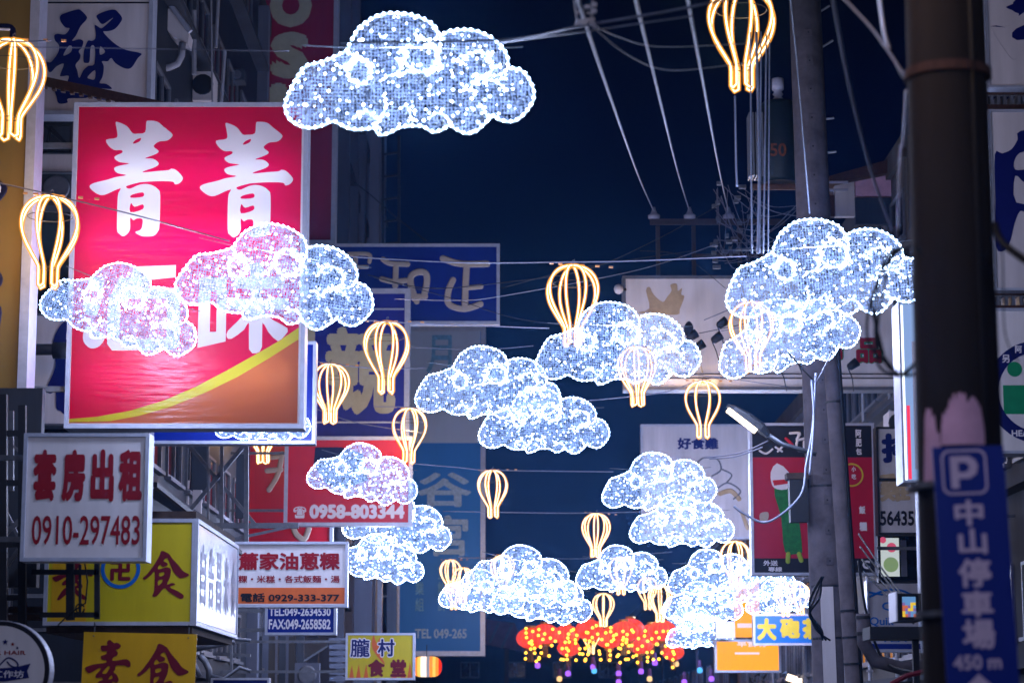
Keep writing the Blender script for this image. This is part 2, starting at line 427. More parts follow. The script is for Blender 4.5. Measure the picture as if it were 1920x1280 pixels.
FA = [[(200,205),(250,165),(400,120),(450,130),(520,200),(515,245),(450,320),(400,430),(355,495),(440,475),(490,500),(475,570),(438,620),(462,665),(450,720),(405,785),(430,850),(455,940),(500,850),(560,795),(630,770),(628,570),(580,565),(572,740),(530,760),(500,740),(500,620),(530,520),(555,488),(590,495),(630,470),(635,400),(620,310),(650,315),(700,345),(760,300),(840,220),(800,240),(740,285),(700,290),(665,250),(640,190),(740,140),(850,120),(900,155),(945,215),(935,265),(860,355),(770,380),(725,385),(800,470),(900,550),(1010,605),(1190,645),(1150,700),(1090,800),(1040,830),(970,815),(880,760),(830,700),(790,740),(720,740),(745,800),(735,920),(700,1000),(780,1010),(850,1070),(700,1060),(450,1020),(320,1000),(330,915),(240,920),(225,900),(265,770),(180,800),(120,865),(85,860),(60,750),(110,750),(190,640),(200,550),(150,490),(140,430),(180,410),(270,415),(320,345),(270,335),(215,270)],
      [(255,665),(310,560),(355,560),(350,620),(300,660)], [(695,560),(755,625),(695,660)], [(555,925),(640,845),(640,955),(580,950)],
      [(165,1070),(240,1085),(330,1065),(440,1085),(470,1125),(560,1100),(700,1120),(900,1155),(895,1200),(680,1195),(610,1150),(540,1180),(330,1185),(325,1235),(220,1245),(190,1160)]]
SU = [[(390,190),(435,155),(500,205),(560,200),(620,245),(590,295),(535,315),(575,360),(560,410),(510,435),(490,490),(560,490),(720,465),(790,520),(780,590),(690,570),(560,575),(545,640),(520,680),(570,720),(610,800),(585,850),(540,840),(500,850),(560,920),(700,1040),(640,1080),(520,1000),(450,930),(440,1150),(360,1100),(350,950),(200,1080),(150,1060),(260,860),(350,810),(330,775),(240,780),(235,730),(310,640),(280,620),(180,680),(110,705),(60,650),(60,610),(200,560),(380,530),(385,490),(320,480),(300,425),(380,390),(390,340),(310,335),(295,255),(390,245)],
      [(335,700),(420,590),(460,595),(440,640),(400,705)], [(440,800),(485,735),(510,780)]]
SHI = [[(920,730),(915,700),(990,630),(1120,440),(1200,290),(1240,200),(1370,255),(1440,350),(1560,480),(1640,580),(1740,635),(1730,675),(1600,715),(1540,680),(1460,590),(1390,430),(1340,335),(1275,390),(1350,430),(1340,480),(1260,500),(1215,460),(1175,520),(1200,545),(1310,510),(1380,515),(1415,560),(1400,700),(1350,830),(1440,800),(1500,830),(1400,880),(1560,960),(1660,1040),(1600,1100),(1380,960),(1300,900),(1180,1040),(1090,1050),(1120,930),(1120,600),(1060,650),(960,730)],
       [(1205,620),(1290,600),(1290,650),(1215,680)], [(1190,760),(1270,740),(1250,800),(1190,850)]]
WEI = [[(469,495),(494,495),(494,520),(530,518),(532,540),(494,542),(494,560),(538,558),(540,580),(497,582),(514,600),(541,615),(537,628),(524,640),(505,622),(494,605),(494,650),(484,662),(470,655),(469,605),(460,618),(437,635),(428,632),(430,620),(447,603),(462,582),(434,580),(434,560),(469,560),(469,542),(442,540),(442,520),(469,520)],
       [(374,520),(426,520),(426,640),(374,652)], [(396,545),(408,545),(408,622),(396,622)]]
LU = [[(161,620),(171,612),(200,628),(192,648),(175,653),(161,640)], [(170,520),(195,525),(190,545),(168,540)], [(160,565),(188,570),(182,592),(160,585)],
      [(205,560),(225,520),(245,520),(250,500),(330,497),(330,520),(280,525),(280,540),(340,540),(340,650),(325,656),(215,657),(205,645)], [(228,560),(315,560),(315,635),(228,635)]]

# 1  mustard sign at the left edge
s = Sign('shop_sign', 'mustard yellow sign cut by the left edge with dark outlined strokes', 'sign', (-330, -200, 66, 762), 31.2, .5, OLIVE, ALU, 18, 'L')
s.strokes([([(-40,52),(12,52),(14,80)], 12), ([(-30,322),(0,345),(10,358),(-20,395)], 13), ([(-30,500),(2,512),(8,530),(-12,550)], 12), ([(-20,575),(8,578),(4,640),(6,700)], 12), ([(-60,570),(-50,700)], 16), ([(-120,340),(-120,480)], 16)], DNAVY)
s.strokes([([(-40,54),(9,56)], 5), ([(-26,328),(3,352),(-16,390)], 5), ([(-16,582),(3,600)], 5), ([(-15,640),(2,650),(2,690)], 5)], LETW, 'letter_highlight', y=-.014)
# 2  upper and lower pale signs with navy brush characters
s = Sign('shop_sign', 'upper pale sign with a big navy brush character beside the mustard sign', 'sign', (66, -70, 286, 216), 36, .4, CREAM, ALU, 8, 'L')
s.poly(FA, NAVY, 'lettering', org=(80,0), zf=6.4, smooth=3)
s.rect((74, 4, 278, 7), BLACKP)
s = Sign('shop_sign', 'lower pale sign with a partly hidden navy character behind the red lit sign', 'sign', (54, 588, 300, 798), 36.4, .4, CREAM, ALU_DK, 4, 'L')
s.poly([[(112,608),(124,606),(122,636),(132,640),(130,680),(128,690),(128,700),(126,772),(116,770),(108,764),(106,735),(96,738),(88,730),(100,700),(104,680),(98,640)]], NAVY, 'lettering', smooth=3)
s.poly([[(150,620),(280,620),(280,650),(230,655),(228,760),(200,760),(200,655),(150,650)]], NAVY, 'lettering', smooth=0)
s = Sign('shop_sign', 'narrow pale board between two stacked signs behind the red lit sign', 'sign', (74, 288, 200, 324), 36.4, .3, CREAM, ALU_DK, 2, 'L')
# truss bracket and unit in the gap
t = thing('sign_bracket', 'small dark steel truss between the stacked pale signs', 'bracket', P(105, 285, 36.5))
b = B(); k = 36.5/FPX
for a, c in (((-30,-2),(30,-2)), ((-30,55),(30,55)), ((-28,0),(-28,55)), ((28,0),(28,55)), ((-28,55),(24,12)), ((-20,0),(-12,50)), ((-12,50),(24,12))):
    b.bar((a[0]*k, 0, a[1]*k), (c[0]*k, 0, c[1]*k), .04)
b.build('truss', IRON, t); b = B(); b.box(-30*k, 30*k, .1, .5, 0, 55*k); b.build('shutter', SHEETM, t)
t = thing('air_conditioner', 'grey metal unit squeezed behind the left side of the red lit sign', 'air conditioner', P(105, 385, 36.5))
b = B(); b.box(-32*k, 40*k, 0, .5, 0, 62*k); b.build('casing', SHEETM, t)
b = B(); b.lathe([(.01,-.03),(.2,-.03),(.22,0)], 16, (0,-.01,.28), 'y'); b.build('fan_grille', ALU_DK, t)
t = thing('pipe_run', 'thick teal grey horizontal pipe entering behind the red lit sign', 'pipe', P(100, 655, 35.5))
b = B(); k = 35.5/FPX; b.tube([(-34*k,0,0),(40*k,0,0)], 11*k, 12); b.build('pipe', ALU_DK, t, smooth=True)
b = B(); b.tube([(0*k,0,-2*k),(40*k,0,-2*k)], 16*k, 12); b.build('sleeve', SHEETM, t, smooth=True)

# 3  dark crimson vertical sign with latin letters
s = Sign('shop_sign', 'tall dark crimson vertical sign with olive capital letters behind the topmost cloud', 'sign', (464, -160, 632, 458), 60, .6, CRIMSON, ALU, 8, 'L')
s.text([('O', (503,-30,583,52), .08), ('S', (506,60,580,148), .08), ('L', (506,156,578,240), .08)], OLIVEL)

# 4  the big red lit sign
def red_sign():
    s = Sign('lightbox_sign', 'large glowing red lightbox with white brush characters and a yellow swoosh', 'sign', (130, 193, 574, 803), 33, .42, None, None, 0, None, body=False)
    t = s.t; w = 8*s.k; X0, X1, Z0, Z1 = s.X0, s.X1, s.Z0, s.Z1; d = .42
    f = B(); f.box(X0, X1, -.03, d, Z0, Z0+w); f.box(X0, X1, -.03, d, Z1-w, Z1); f.box(X0, X0+w, -.03, d, Z0+w, Z1-w); f.box(X1-w, X1, -.03, d, Z0+w, Z1-w)
    f.build('frame', ALU, t)
    f = B(); f.box(X0+w, X1-w, d-.03, d-.01, Z0+w, Z1-w); f.build('back_panel', LETW, t)
    # translucent white acrylic, with a coloured film that has the characters cut out of it
    m = bpy.data.materials.new('opal_acrylic'); m.use_nodes = True; n = m.node_tree.nodes; l = m.node_tree.links
    n.remove(n['Principled BSDF']); a = n.new('ShaderNodeBsdfTranslucent'); c = n.new('ShaderNodeBsdfDiffuse'); x = n.new('ShaderNodeMixShader')
    a.inputs[0].default_value = (.82,.84,.9,1); c.inputs[0].default_value = (.7,.7,.72,1); x.inputs[0].default_value = .4
    l.new(a.outputs[0], x.inputs[1]); l.new(c.outputs[0], x.inputs[2]); l.new(x.outputs[0], n['Material Output'].inputs[0])
    f = B(); f.add([(X0+w,0,Z0+w),(X1-w,0,Z0+w),(X1-w,0,Z1-w),(X0+w,0,Z1-w)], [(0,1,2,3)]); f.build('face_panel', m, t)
    def film(name, c1):
        m = bpy.data.materials.new(name); m.use_nodes = True; n = m.node_tree.nodes; l = m.node_tree.links; n.remove(n['Principled BSDF'])
        tr = n.new('ShaderNodeBsdfTransparent'); tr.inputs[0].default_value = (*c1, 1)
        g = n.new('ShaderNodeBsdfGlossy'); g.inputs[0].default_value = (1,1,1,1); g.inputs['Roughness'].default_value = .3
        mx = n.new('ShaderNodeMixShader'); mx.inputs[0].default_value = .022
        tcn = n.new('ShaderNodeTexCoord'); mp = n.new('ShaderNodeMapping'); mp.inputs['Scale'].default_value = (1.3, 1, 9); nz = n.new('ShaderNodeTexNoise')
        nz.inputs['Scale'].default_value = 1.6; nz.inputs['Detail'].default_value = 4
        bp = n.new('ShaderNodeBump'); bp.inputs['Strength'].default_value = .6; bp.inputs['Distance'].default_value = .03
        l.new(tcn.outputs['Object'], mp.inputs[0]); l.new(mp.outputs[0], nz.inputs[0]); l.new(nz.outputs[0], bp.inputs['Height']); l.new(bp.outputs[0], g.inputs['Normal'])
        l.new(tr.outputs[0], mx.inputs[1]); l.new(g.outputs[0], mx.inputs[2]); l.new(mx.outputs[0], n['Material Output'].inputs[0])
        return m
    top = [(139,785),(190,781),(250,770),(310,752),(370,726),(430,694),(490,660),(530,636),(562,614)]
    bot = [(139,791),(215,789),(270,779),(330,761),(390,736),(450,706),(510,670),(562,636)]
    J2 = lambda ox, oy: [[(ox+p[0]/5.335, oy+p[1]/5.335) for p in lp] for lp in JING]
    lp = [[(139,201),(562,201)] + top[::-1]]
    for g in (J2(150, 220), J2(358, 222)): lp += [catmull(q, 3) for q in g]
    lp += [catmull(q, 2) for q in WEI[:1]] + [WEI[1], WEI[2]] + [LU[3], LU[4]] + [catmull(q, 3) for q in LU[:3]]
    def flat(loops, name, c1):
        o = [[s.L(*p) for p in q] for q in loops]; me = fill(o, -.004, 0); me.materials.append(film(name + '_film', c1)); put(name, me, t)
    flat(lp, 'red_film', (.90, .0, .11))
    flat([top + bot[::-1]], 'yellow_band', (.86, .82, .07)); flat([bot + [(562,793),(139,793)]], 'orange_field', (.78, .26, .09))
    for zy, st in ((455, 1),):
        x, z = s.L(350, zy); q = B(); q.tube([(X0+.25,d-.12,z),(X1-.25,d-.12,z)], .03, 8); q.build('lamp_tube', SIGNTUBE, t)
    x, z = s.L(350, 420)
    for zy in (330, 560, 700):
        z = s.L(350, zy)[1]; q = B(); q.tube([(X0+.25,d-.12,z),(X1-.25,d-.12,z)], .013, 8); q.build('lamp_tube', SIGNTUBE, t)
    for z in (Z0+.6, Z1-.6): q = B(); q.box(-8.9-s.o.x, X0, d/2-.04, d/2+.04, z-.04, z+.04); q.build('mounting_bracket', STEEL, t)
    return s
red_sign()
# rusty beam above the red sign, from the wall, and dark beam under it
b = B(); a = P(60, 148, 34.6); c = P(330, 205, 34.6)
b.bar(a, c, .07, .14)
for i in range(16):
    q = a.lerp(c, (i+.5)/16); b.box(q.x-.03, q.x+.03, q.y-.05, q.y+.05, q.z-.11, q.z-.06)
tag(b.build('support_beam', RUST), 'rusty sloping steel beam across the upper navy character sign', 'beam')

# blue sign beneath the red one
s = Sign('shop_sign', 'bright blue sign strip just under the red lightbox', 'sign', (285, 640, 592, 832), 37.2, .3, BLUE, ALU, 6, 'L')

# 5  blue sign with soft beige strokes
s = Sign('shop_sign', 'deep blue sign with rounded beige strokes at the edge of the sky', 'sign', (600, 457, 937, 608), 57, .3, BLUE, ALU, 6, 'L')
s.strokes([([(1110,180),(1350,255),(1720,255)],95), ([(1440,270),(1425,560),(1415,860)],95), ([(1440,590),(1640,570)],72), ([(1250,480),(1190,620),(1180,780),(1260,850),(1400,878),(1530,850),(1630,812)],92),
           ([(280,195),(380,250),(620,262)],78), ([(460,262),(450,560)],84), ([(265,465),(420,500),(600,485)],78), ([(730,740),(670,560),(670,430),(760,370),(860,380),(890,450),(880,560),(850,700)],95), ([(700,705),(870,708)],78), ([(748,740),(750,780)],80),
           ([(-200,120),(80,125),(90,230)],60), ([(-250,300),(60,300)],60), ([(-100,120),(-110,520)],70)], BEIGE, org=(680,460), zf=7.385)
# 6  indigo framed sign, pale character
s = Sign('shop_sign', 'indigo framed sign with large pale character behind two glowing balloons', 'sign', (562, 541, 768, 830), 54, .35, INDIGO, ALU, 10, 'L')
s.rect((572, 610, 590, 760), OLIVEL, 'printed_band'); s.rect((572, 578, 757, 581), ALU, 'cross_rail', -.02); s.rect((572, 790, 757, 793), ALU, 'cross_rail', -.02)
s.text([('競', (608,612,742,778), .035)], OLIVEL)
# 7  tall blue-grey vertical sign
s = Sign('shop_sign', 'very tall faded blue vertical sign with ghostly pale characters', 'sign', (742, 612, 910, 1229), 84, .8, STEELB, ALU, 9, 'L')
s.rect((752, 616, 900, 830), PALEB, 'bleached_panel', -.004)
s.text([('谷', (782,885,884,950), .03), ('宮', (806,965,878,1042), .03), ('TEL 049-265', (780,1178,876,1196), .03)], FAINT)
s.text([('月', (798,628,846,700), .02)], FAINT2, 'faint_lettering', -.009)
s.text([('室', (822,1060,838,1085), .02), ('設', (822,1090,838,1115), .02), ('計', (822,1120,838,1145), .02), ('專', (780,1060,796,1085), .02), ('業', (780,1090,796,1115), .02), ('組', (780,1120,796,1145), .02)], FAINT2, 'faint_lettering')
# 8  white room rental sign
s = Sign('shop_sign', 'white sign with bold red characters above a red mobile number', 'sign', (42, 812, 278, 1052), 26, .32, WHITE, ALU, 7, 'L')
for ch, x in (('套',62), ('房',116), ('出',170), ('租',223)):
    s.text([(ch, (x-1, 842, x+43, 940), .055)], DKRED)
s.text([('0910-297483', (62, 966, 264, 1021), .012)], DKRED)
# 9  yellow vegetarian box sign with a pale long side
s = Sign('box_sign', 'long olive yellow box sign with a Buddhist swastika roundel and pale glowing flank', 'sign', (84, 972, 366, 1172), 28, 4.2, YELLOW, ALU, 7, None)
s.rect((84+14, 980, 164, 1165), YELLOW2, 'printed_band')
s.ring((226, 1066), 37, 7, SKYB); s.text([('卍', (207,1050,245,1088), .045)], MAROON)
s.poly([[((p[0]-915)/(1740-915)*85+269, (p[1]-200)/(900)*90+1032) for p in lp] for lp in SHI], MAROON, 'lettering', smooth=3)
s.poly([[((p[0]-60)/(730)*74+100, (p[1]-155)/(995)*90+1040) for p in lp] for lp in SU], MAROON, 'lettering', smooth=3)
SIDEP = mat('pale_acrylic_side', '#d8dcea', .22, 0, .12, 1.2, .05, True)
f = B(); f.box(s.X1+.001, s.X1+.015, .08, 4.15, s.Z0+.06, s.Z1-.06); f.build('side_panel', SIDEP, s.t)
f = B(); 
for z in (s.Z0, s.Z1-.05): f.box(s.X1+.001, s.X1+.03, -.03, 4.2, z, z+.05)
f.box(s.X1+.001, s.X1+.03, -.03, .05, s.Z0+.05, s.Z1-.05); f.box(s.X1+.001, s.X1+.03, 4.16, 4.2, s.Z0+.05, s.Z1-.05)
f.build('side_frame', ALU, s.t)
GREYL = mat('grey_lettering', '#9a98ae', .5, 0, .25)
for i, ch in enumerate('自告昌米食'):
    vs, fs = glyphs(ch, .02); ax = min(v.x for v in vs); bx = max(v.x for v in vs); ay = min(v.y for v in vs); by = max(v.y for v in vs)
    H = s.Z1 - s.Z0; f = B()
    f.add([(s.X1+.021, .35+i*.78 + (v.x-ax)/(bx-ax)*.5, s.Z0+.2*H + (v.y-ay)/(by-ay)*.6*H) for v in vs], fs); f.build('side_lettering', GREYL, s.t)
f = B(); f.box(s.X0+.02, s.X1-.02, .1, 4.1, s.Z1+.001, s.Z1+.1); f.box(-8.9-s.o.x, s.X0, 1, 1.08, s.Z0+.2, s.Z0+.28); f.box(-8.9-s.o.x, s.X0, 3, 3.08, s.Z0+.2, s.Z0+.28)
f.build('roof_board', WOODD, s.t)
f = B(); f.box(s.X0+.03, s.X1-.03, .05, 4.1, s.Z0-.09, s.Z0-.01); f.build('underside_board', WOODD, s.t)
# 10 hanging yellow sheet
s = Sign('hanging_sign', 'small bright yellow sheet hung on hooks below the yellow box sign', 'sign', (150, 1186, 363, 1390), 27.6, .02, YELLOW2, None, 0, None, roll=R(-1.2), body=False)
s.poly(SU, MAROON, 'lettering', org=(150,1182), zf=8.727, smooth=3); s.poly(SHI, MAROON, 'lettering', org=(150,1182), zf=8.727, smooth=3)
b = B()
for px in (169, 347):
    x, z = s.L(px, 1192); b.tube([(x,-.02,z-.01),(x,.03,z+.0),(x,.03,z+.12),(x,-.01,z+.15)], .008, 6)
b.build('hook', STEEL, s.t)
# 11 round salon sign
s = Sign('round_sign', 'round white salon sign with black rim cut by the bottom left corner', 'sign', (-88, 1164, 94, 1350), 24, .2, None, None, 0, None, body=False)
c = s.L(0, 1257); k = s.k; r = 93*k
b = B(); b.lathe([(r, 0), (r, .22), (r*.96, .24)], 48, (c[0], 0, c[1]), 'y'); b.build('drum', ALU, s.t, smooth=False)
b = B(); pr = [(r*.985, -.012), (r*.985, -.002), (r*.88, -.002), (r*.88, -.012)]
b.lathe(pr, 48, (c[0], 0, c[1]), 'y'); b.build('rim', BLACKP, s.t)
b = B(); b.lathe([(r*.895, -.022), (r*.895, -.012)], 48, (c[0], 0, c[1]), 'y'); b.build('face_panel', WHITE, s.t)
s.text([('STAR HAIR', (-40,1219,48,1227), .02)], DKRED, y=-.026)
star = lambda cx, cy, r_: [(cx + (r_ if i % 2 == 0 else r_*.45)*math.sin(i*math.pi/5), cy - (r_ if i % 2 == 0 else r_*.45)*math.cos(i*math.pi/5)) for i in range(10)]
s.poly([star(9,1203,6)], NAVY, 'star', -.026, 0); s.poly([star(23,1207,4)], DKRED, 'star', -.026, 0); s.poly([star(32,1214,3)], NAVY, 'star', -.026, 0)
s.poly([[(-60,1245),(0,1252),(30,1250),(58,1243),(52,1257),(56,1270),(10,1277),(-60,1278)]], NAVY, 'ribbon', -.026, 0)
s.strokes([([(0,1246),(14,1233),(26,1236),(34,1244),(32,1250),(22,1248),(14,1240)], 3)], NAVY, 'scissors', -.026)
s.text([('工作坊', (-12,1256,46,1270), .02)], LETW, 'ribbon_lettering', -.031)
# 12 red phone sign
s = Sign('shop_sign', 'red sign with white phone number under a glowing cloud', 'sign', (533, 818, 773, 986), 53, .25, REDP, ALU, 7, 'L')
s.text([('0958-803344', (581, 945, 759, 972), .055)], LETW)
s.text([('☎', (551, 949, 575, 971), .03)], LETW, 'phone_symbol')
s.poly([[(590,838),(640,838),(680,850),(690,900),(640,918),(610,905),(588,870)]], DNAVY, 'lettering', smooth=0)
# 13 red vertical sign behind
s = Sign('shop_sign', 'red vertical sign with cream strokes behind the phone number sign', 'sign', (458, 818, 625, 1040), 57, .3, REDP, ALU, 6, 'L')
s.strokes([([(502,858),(520,856)],9), ([(500,882),(526,880)],10), ([(528,850),(520,890),(504,918)],10), ([(548,975),(556,1000),(572,1010),(580,990)],11), ([(540,870),(580,870)],9), ([(562,850),(562,900)],9)], BEIGE)
# 14 white snack shop sign
s = Sign('shop_sign', 'white snack sign with red characters and an orange number band', 'sign', (425, 1015, 652, 1138), 36, .22, WHITE, ALU, 5, 'L')
s.text([('蕭家油蔥粿', (447,1035,637,1068), .035)], DKRED)
s.text([('粿・米糕・各式飯麵・湯', (447,1078,637,1092), .02)], DKRED)
s.rect((431, 1101, 647, 1131), ORANGE); s.text([('電話 0929-333-377', (452,1111,637,1128), .03)], BLACKP, y=-.009)
# 15 blue telephone sign
s = Sign('shop_sign', 'small blue sign with white telephone and fax numbers', 'sign', (497, 1134, 631, 1190), 40, .2, BLUE, ALU, 5, 'L')
s.text([('TEL:049-2634530', (504,1138,620,1154), .03), ('FAX:049-2658582', (504,1160,620,1179), .03)], LETW)
# 16 yellow flame sign
s = Sign('shop_sign', 'yellow sign painted with red flames and outlined blue characters', 'sign', (648, 1186, 778, 1274), 52, .3, YELLOW, ALU, 4, 'L')
s.poly([[(700,1190),(706,1205),(712,1195),(712,1220),(722,1245),(706,1228),(697,1210)]], ORANGE, 'flame', -.003)
for x in (655, 668, 682, 735, 752, 764): s.poly([[(x,1270),(x+5,1238+(x%7)*2),(x+9,1270)]], ORANGE, 'flame', -.003, 0)
s.text([('朧', (655,1195,695,1233), .075), ('村', (706,1195,742,1232), .075)], LETW, 'letter_outline', -.006)
s.text([('朧', (657,1197,693,1231), .02), ('村', (708,1197,740,1230), .03)], NAVY, 'lettering', -.009)
s.text([('食', (690,1235,722,1268), .05), ('堂', (732,1235,762,1268), .05)], MAROON, 'lettering', -.009)
# small blue sign at the bottom
s = Sign('shop_sign', 'dark blue sign top peeping in at the bottom below the snack sign', 'sign', (395, 1270, 505, 1330), 34, .2, BLUE, ALU, 4, 'L')

# 18 large white crown sign, right
s = Sign('shop_sign', 'huge white sign with a faded gold crown and red characters behind clouds', 'sign', (1168, 517, 1682, 731), 50, .5, WHITE, ALU_DK, 6, 'R')
s.poly([[(1212,545),(1219,538),(1226,552),(1243,566),(1252,556),(1260,545),(1258,534),(1270,532),(1272,545),(1280,540),(1278,552),(1284,556),(1275,580),(1270,590),(1222,588),(1196,586),(1218,578)]], GOLD, 'crown_print', smooth=3)
s.text([('品', (1604,633,1654,682), .08), ('飾', (1534,633,1582,682), .08)], TEAL, 'letter_outline', -.006)
s.text([('品', (1604,633,1652,681), .04), ('飾', (1534,633,1580,681), .04)], DKRED, 'lettering', -.010)
s.poly([[(1283,612),(1292,602),(1300,612),(1296,628),(1285,628)]], BLACKP, 'printed_dot')
for y in (700, 708): s.rect((1175, y, 1675, y+2), BLACKP, 'cross_rail', -.02)
# spotlights reaching out in front of that sign
sx = [(1289,636),(1302,655),(1272,655),(1345,612),(1335,640),(1462,690),(1500,690),(1550,690),(1590,690)]
ORD = ['first', 'second', 'third', 'fourth', 'fifth', 'sixth', 'seventh', 'eighth', 'ninth', 'tenth', 'eleventh', 'twelfth', 'thirteenth', 'fourteenth', 'fifteenth', 'sixteenth', 'seventeenth', 'eighteenth', 'nineteenth', 'twentieth', 'twenty first', 'twenty second']
for i, (px, py) in enumerate(sx):
    at_ = P(px, py, 48.6); t = thing('sign_spotlight', ORD[i] + ' small unlit spotlight from the left in front of the crown sign', 'spotlight', at_, (0, R(-35), 0), 'unlit spotlights in front of the crown sign'); t.scale = (.72,)*3
    b = B(); b.lathe([(.06,0),(.11,.05),(.13,.2),(.14,.34),(.13,.34)], 12, (0,0,0), 'x'); b.build('lamp_head', IRON, t, smooth=True)
    b = B(); b.tube([(0,0,0),(-.05,.1,-.3),(0,1.3,-.6)], .018, 6); b.build('stalk', IRON, t)
# round bulb at its left end
t = thing('bulb_lamp', 'small round unlit bulb at the left end of the crown sign', 'lamp', P(1160, 542, 49.8))
b = B(); b.lathe([(.02,-.11),(.08,-.08),(.11,0),(.08,.08),(.02,.11)], 14); b.build('globe', CREAM, t, smooth=True)
b = B(); b.tube([(.08,0,0),(.16,0.05,0)], .03, 6); b.build('socket', IRON, t)

# 19 grey-white chicken shop sign
s = Sign('shop_sign', 'dull white sign with blue characters and faint sketch above the right clouds', 'sign', (1202, 795, 1420, 1010), 68, .4, GREYW, ALU, 4, 'R')
s.text([('好食雞', (1271,820,1348,842), .045)], NAVY)
s.strokes([([(1305,870),(1320,858),(1345,860),(1352,880),(1335,892)],3), ([(1345,915),(1365,905),(1388,920),(1375,935)],3), ([(1355,880),(1372,890),(1362,905)],3)], ALU_DK, 'sketch')
s.strokes([([(1350,925),(1370,920),(1385,935)],9), ([(1390,960),(1400,990)],7)], GOLD, 'sketch')
# 20 red snack poster sign
s = Sign('poster_sign', 'framed red poster of a green wrapped snack behind the concrete pole', 'sign', (1407, 793, 1642, 1078), 42, .3, MAGR, ALU, 5, 'R')
s.rect((1412, 798, 1637, 857), BLACKP, 'black_band', -.003); s.rect((1412, 1046, 1637, 1073), BLACKP, 'black_band', -.003)
s.poly([[(1452,916),(1486,912),(1498,980),(1502,1030),(1498,1036),(1470,1034),(1464,970)]], GREEN, 'green_roll_print', -.005, 3)
s.poly([[(1447,905),(1446,885),(1458,868),(1480,885),(1482,912),(1466,918),(1452,914)]], LETW, 'wrapper_print', -.006, 2)
s.poly([[(1449,900),(1478,898),(1480,906),(1452,910)]], REDP, 'wrapper_band', -.009, 0)
for pts in ([(1425,962),(1440,960),(1438,975),(1425,976)],): s.poly([pts], BEIGE, 'label_print', -.005)
s.strokes([([(1476,1038),(1475,1052)],9), ([(1496,1038),(1500,1050)],9)], LIME, 'leaf_print', -.006)
s.strokes([([(1484,812),(1502,812),(1496,824),(1510,822)],5), ([(1500,815),(1495,840),(1508,844),(1510,828)],5), ([(1426,845),(1438,850),(1450,842)],4), ([(1456,838),(1468,846)],4), ([(1460,846),(1470,836)],4)], LETW, 'lettering', -.006)
s.strokes([([(1476,822),(1488,834)],6)], REDP, 'red_print', -.007)
s.text([('外送', (1429,1050,1456,1060), .03), ('專線', (1438,1062,1464,1071), .03), ('2', (1522,1050,1533,1070), .05), ('阿', (1607,805,1618,820), .04), ('肥', (1607,822,1618,837), .04), ('包', (1607,840,1618,852), .04), ('飯', (1610,948,1622,963), .05), ('糰', (1610,978,1624,995), .05), ('C', (1614,1050,1628,1066), .05)], LETW, 'lettering', -.007)
s.ring((1598, 890), 22, 3, YELLOWL, 'printed_ring', -.006); s.text([('小', (1598,874,1606,884), .03), ('吃', (1598,888,1606,898), .03)], LETW, 'lettering', -.007)
# 21 white chicken cutlet sign with number
s = Sign('shop_sign', 'narrow white sign with a blue character and black digits beside the poster', 'sign', (1644, 800, 1742, 1002), 40, .3, CREAM, IRON, 4, 'R')
s.text([('排', (1654,812,1716,868), .06)], NAVY); s.text([('雞', (1648,886,1706,940), .04)], GOLD, 'lettering'); s.text([('56435', (1648,957,1712,985), .03)], BLACKP, 'number')
s.rect((1646, 896, 1740, 902), IRON, 'cross_rail', -.02)
# 22 glowing edge sign
EDGE = emis('edge_lit_panel', (.34, .52, .95), .75); EDGE2 = emis('edge_white_glow', (.75, .85, 1.0), 2.2); EDGER = emis('edge_red_glow', (1, .05, .12), 1.1)
s = Sign('lightbox_sign', 'thin upright glowing white box edge beside the near brown pole', 'sign', (1688, 566, 1750, 904), 30, .5, EDGE, ALU, 4, 'R')
s.rect((1692, 572, 1697, 900), EDGE2, 'glow_strip', -.004)
s.rect((1699, 760, 1705, 898), EDGER, 'red_strip', -.006); s.rect((1712, 640, 1720, 880), LETW, 'white_strip', -.004)
# 24 stacked signs at the right edge
s = Sign('shop_sign', 'pale sign cut by the top right corner with blue brush strokes', 'sign', (1846, -120, 2180, 166), 30, .4, CREAM, ALU, 5, 'R')
s.poly([[(1886,14),(1900,8),(1905,0),(1960,-20),(1990,10),(1940,20),(1910,26),(1898,20)], [(1856,50),(1884,52),(1900,42),(1925,20),(1990,10),(1990,90),(1935,92),(1908,98),(1904,110),(1896,112),(1885,100)], [(1896,62),(1918,48),(1960,45),(1960,66),(1905,76)]], NAVY, 'lettering', -.006, 2)
s = Sign('shop_sign', 'middle pale sign at the right edge with large blue strokes', 'sign', (1858, 206, 2180, 545), 30, .4, CREAM, ALU, 5, 'R')
s.poly([[(1868,290),(1882,288),(1900,280),(1912,262),(1918,246),(1990,240),(1990,285),(1925,284),(1906,298),(1905,318),(1930,318),(1990,318),(1990,396),(1930,400),(1912,396),(1900,420),(1892,450),(1880,470),(1864,462),(1866,380)], [(1905,330),(1925,345),(1960,350),(1960,376),(1905,380)]], NAVY, 'lettering', -.006, 3)
s = Sign('shop_sign', 'lower pale sign at the right edge with a green emblem in a blue ring', 'sign', (1864, 578, 2180, 850), 30, .4, WHITE, ALU, 5, 'R')
s.ring((1945, 735), 96, 22, NAVY); s.ring((1903, 692), 14, 20, TEAL, 'emblem_head', -.006)
s.rect((1880, 722, 1935, 776), TEAL, 'emblem', -.006)
s.text([('HEA', (1893,806,1925,818), .03), ('另', (1880,665,1894,680), .03), ('阿', (1905,648,1918,662), .03)], LETW, 'lettering', -.012)
t = thing('sign_rack', 'reddish steel cross rails between the stacked pale signs at right', 'sign frame', P(2000, 580, 30.2))
k = 30.2/FPX
for y0, y1 in ((168,176),(196,204),(546,552),(572,578)):
    z1 = P(2000,y0,30.2).z - P(2000,580,30.2).z; z0 = P(2000,y1,30.2).z - P(2000,580,30.2).z; b = B(); b.box(-145*k, 190*k, 0, .06, z0, z1); b.build('rail', RUST, t)
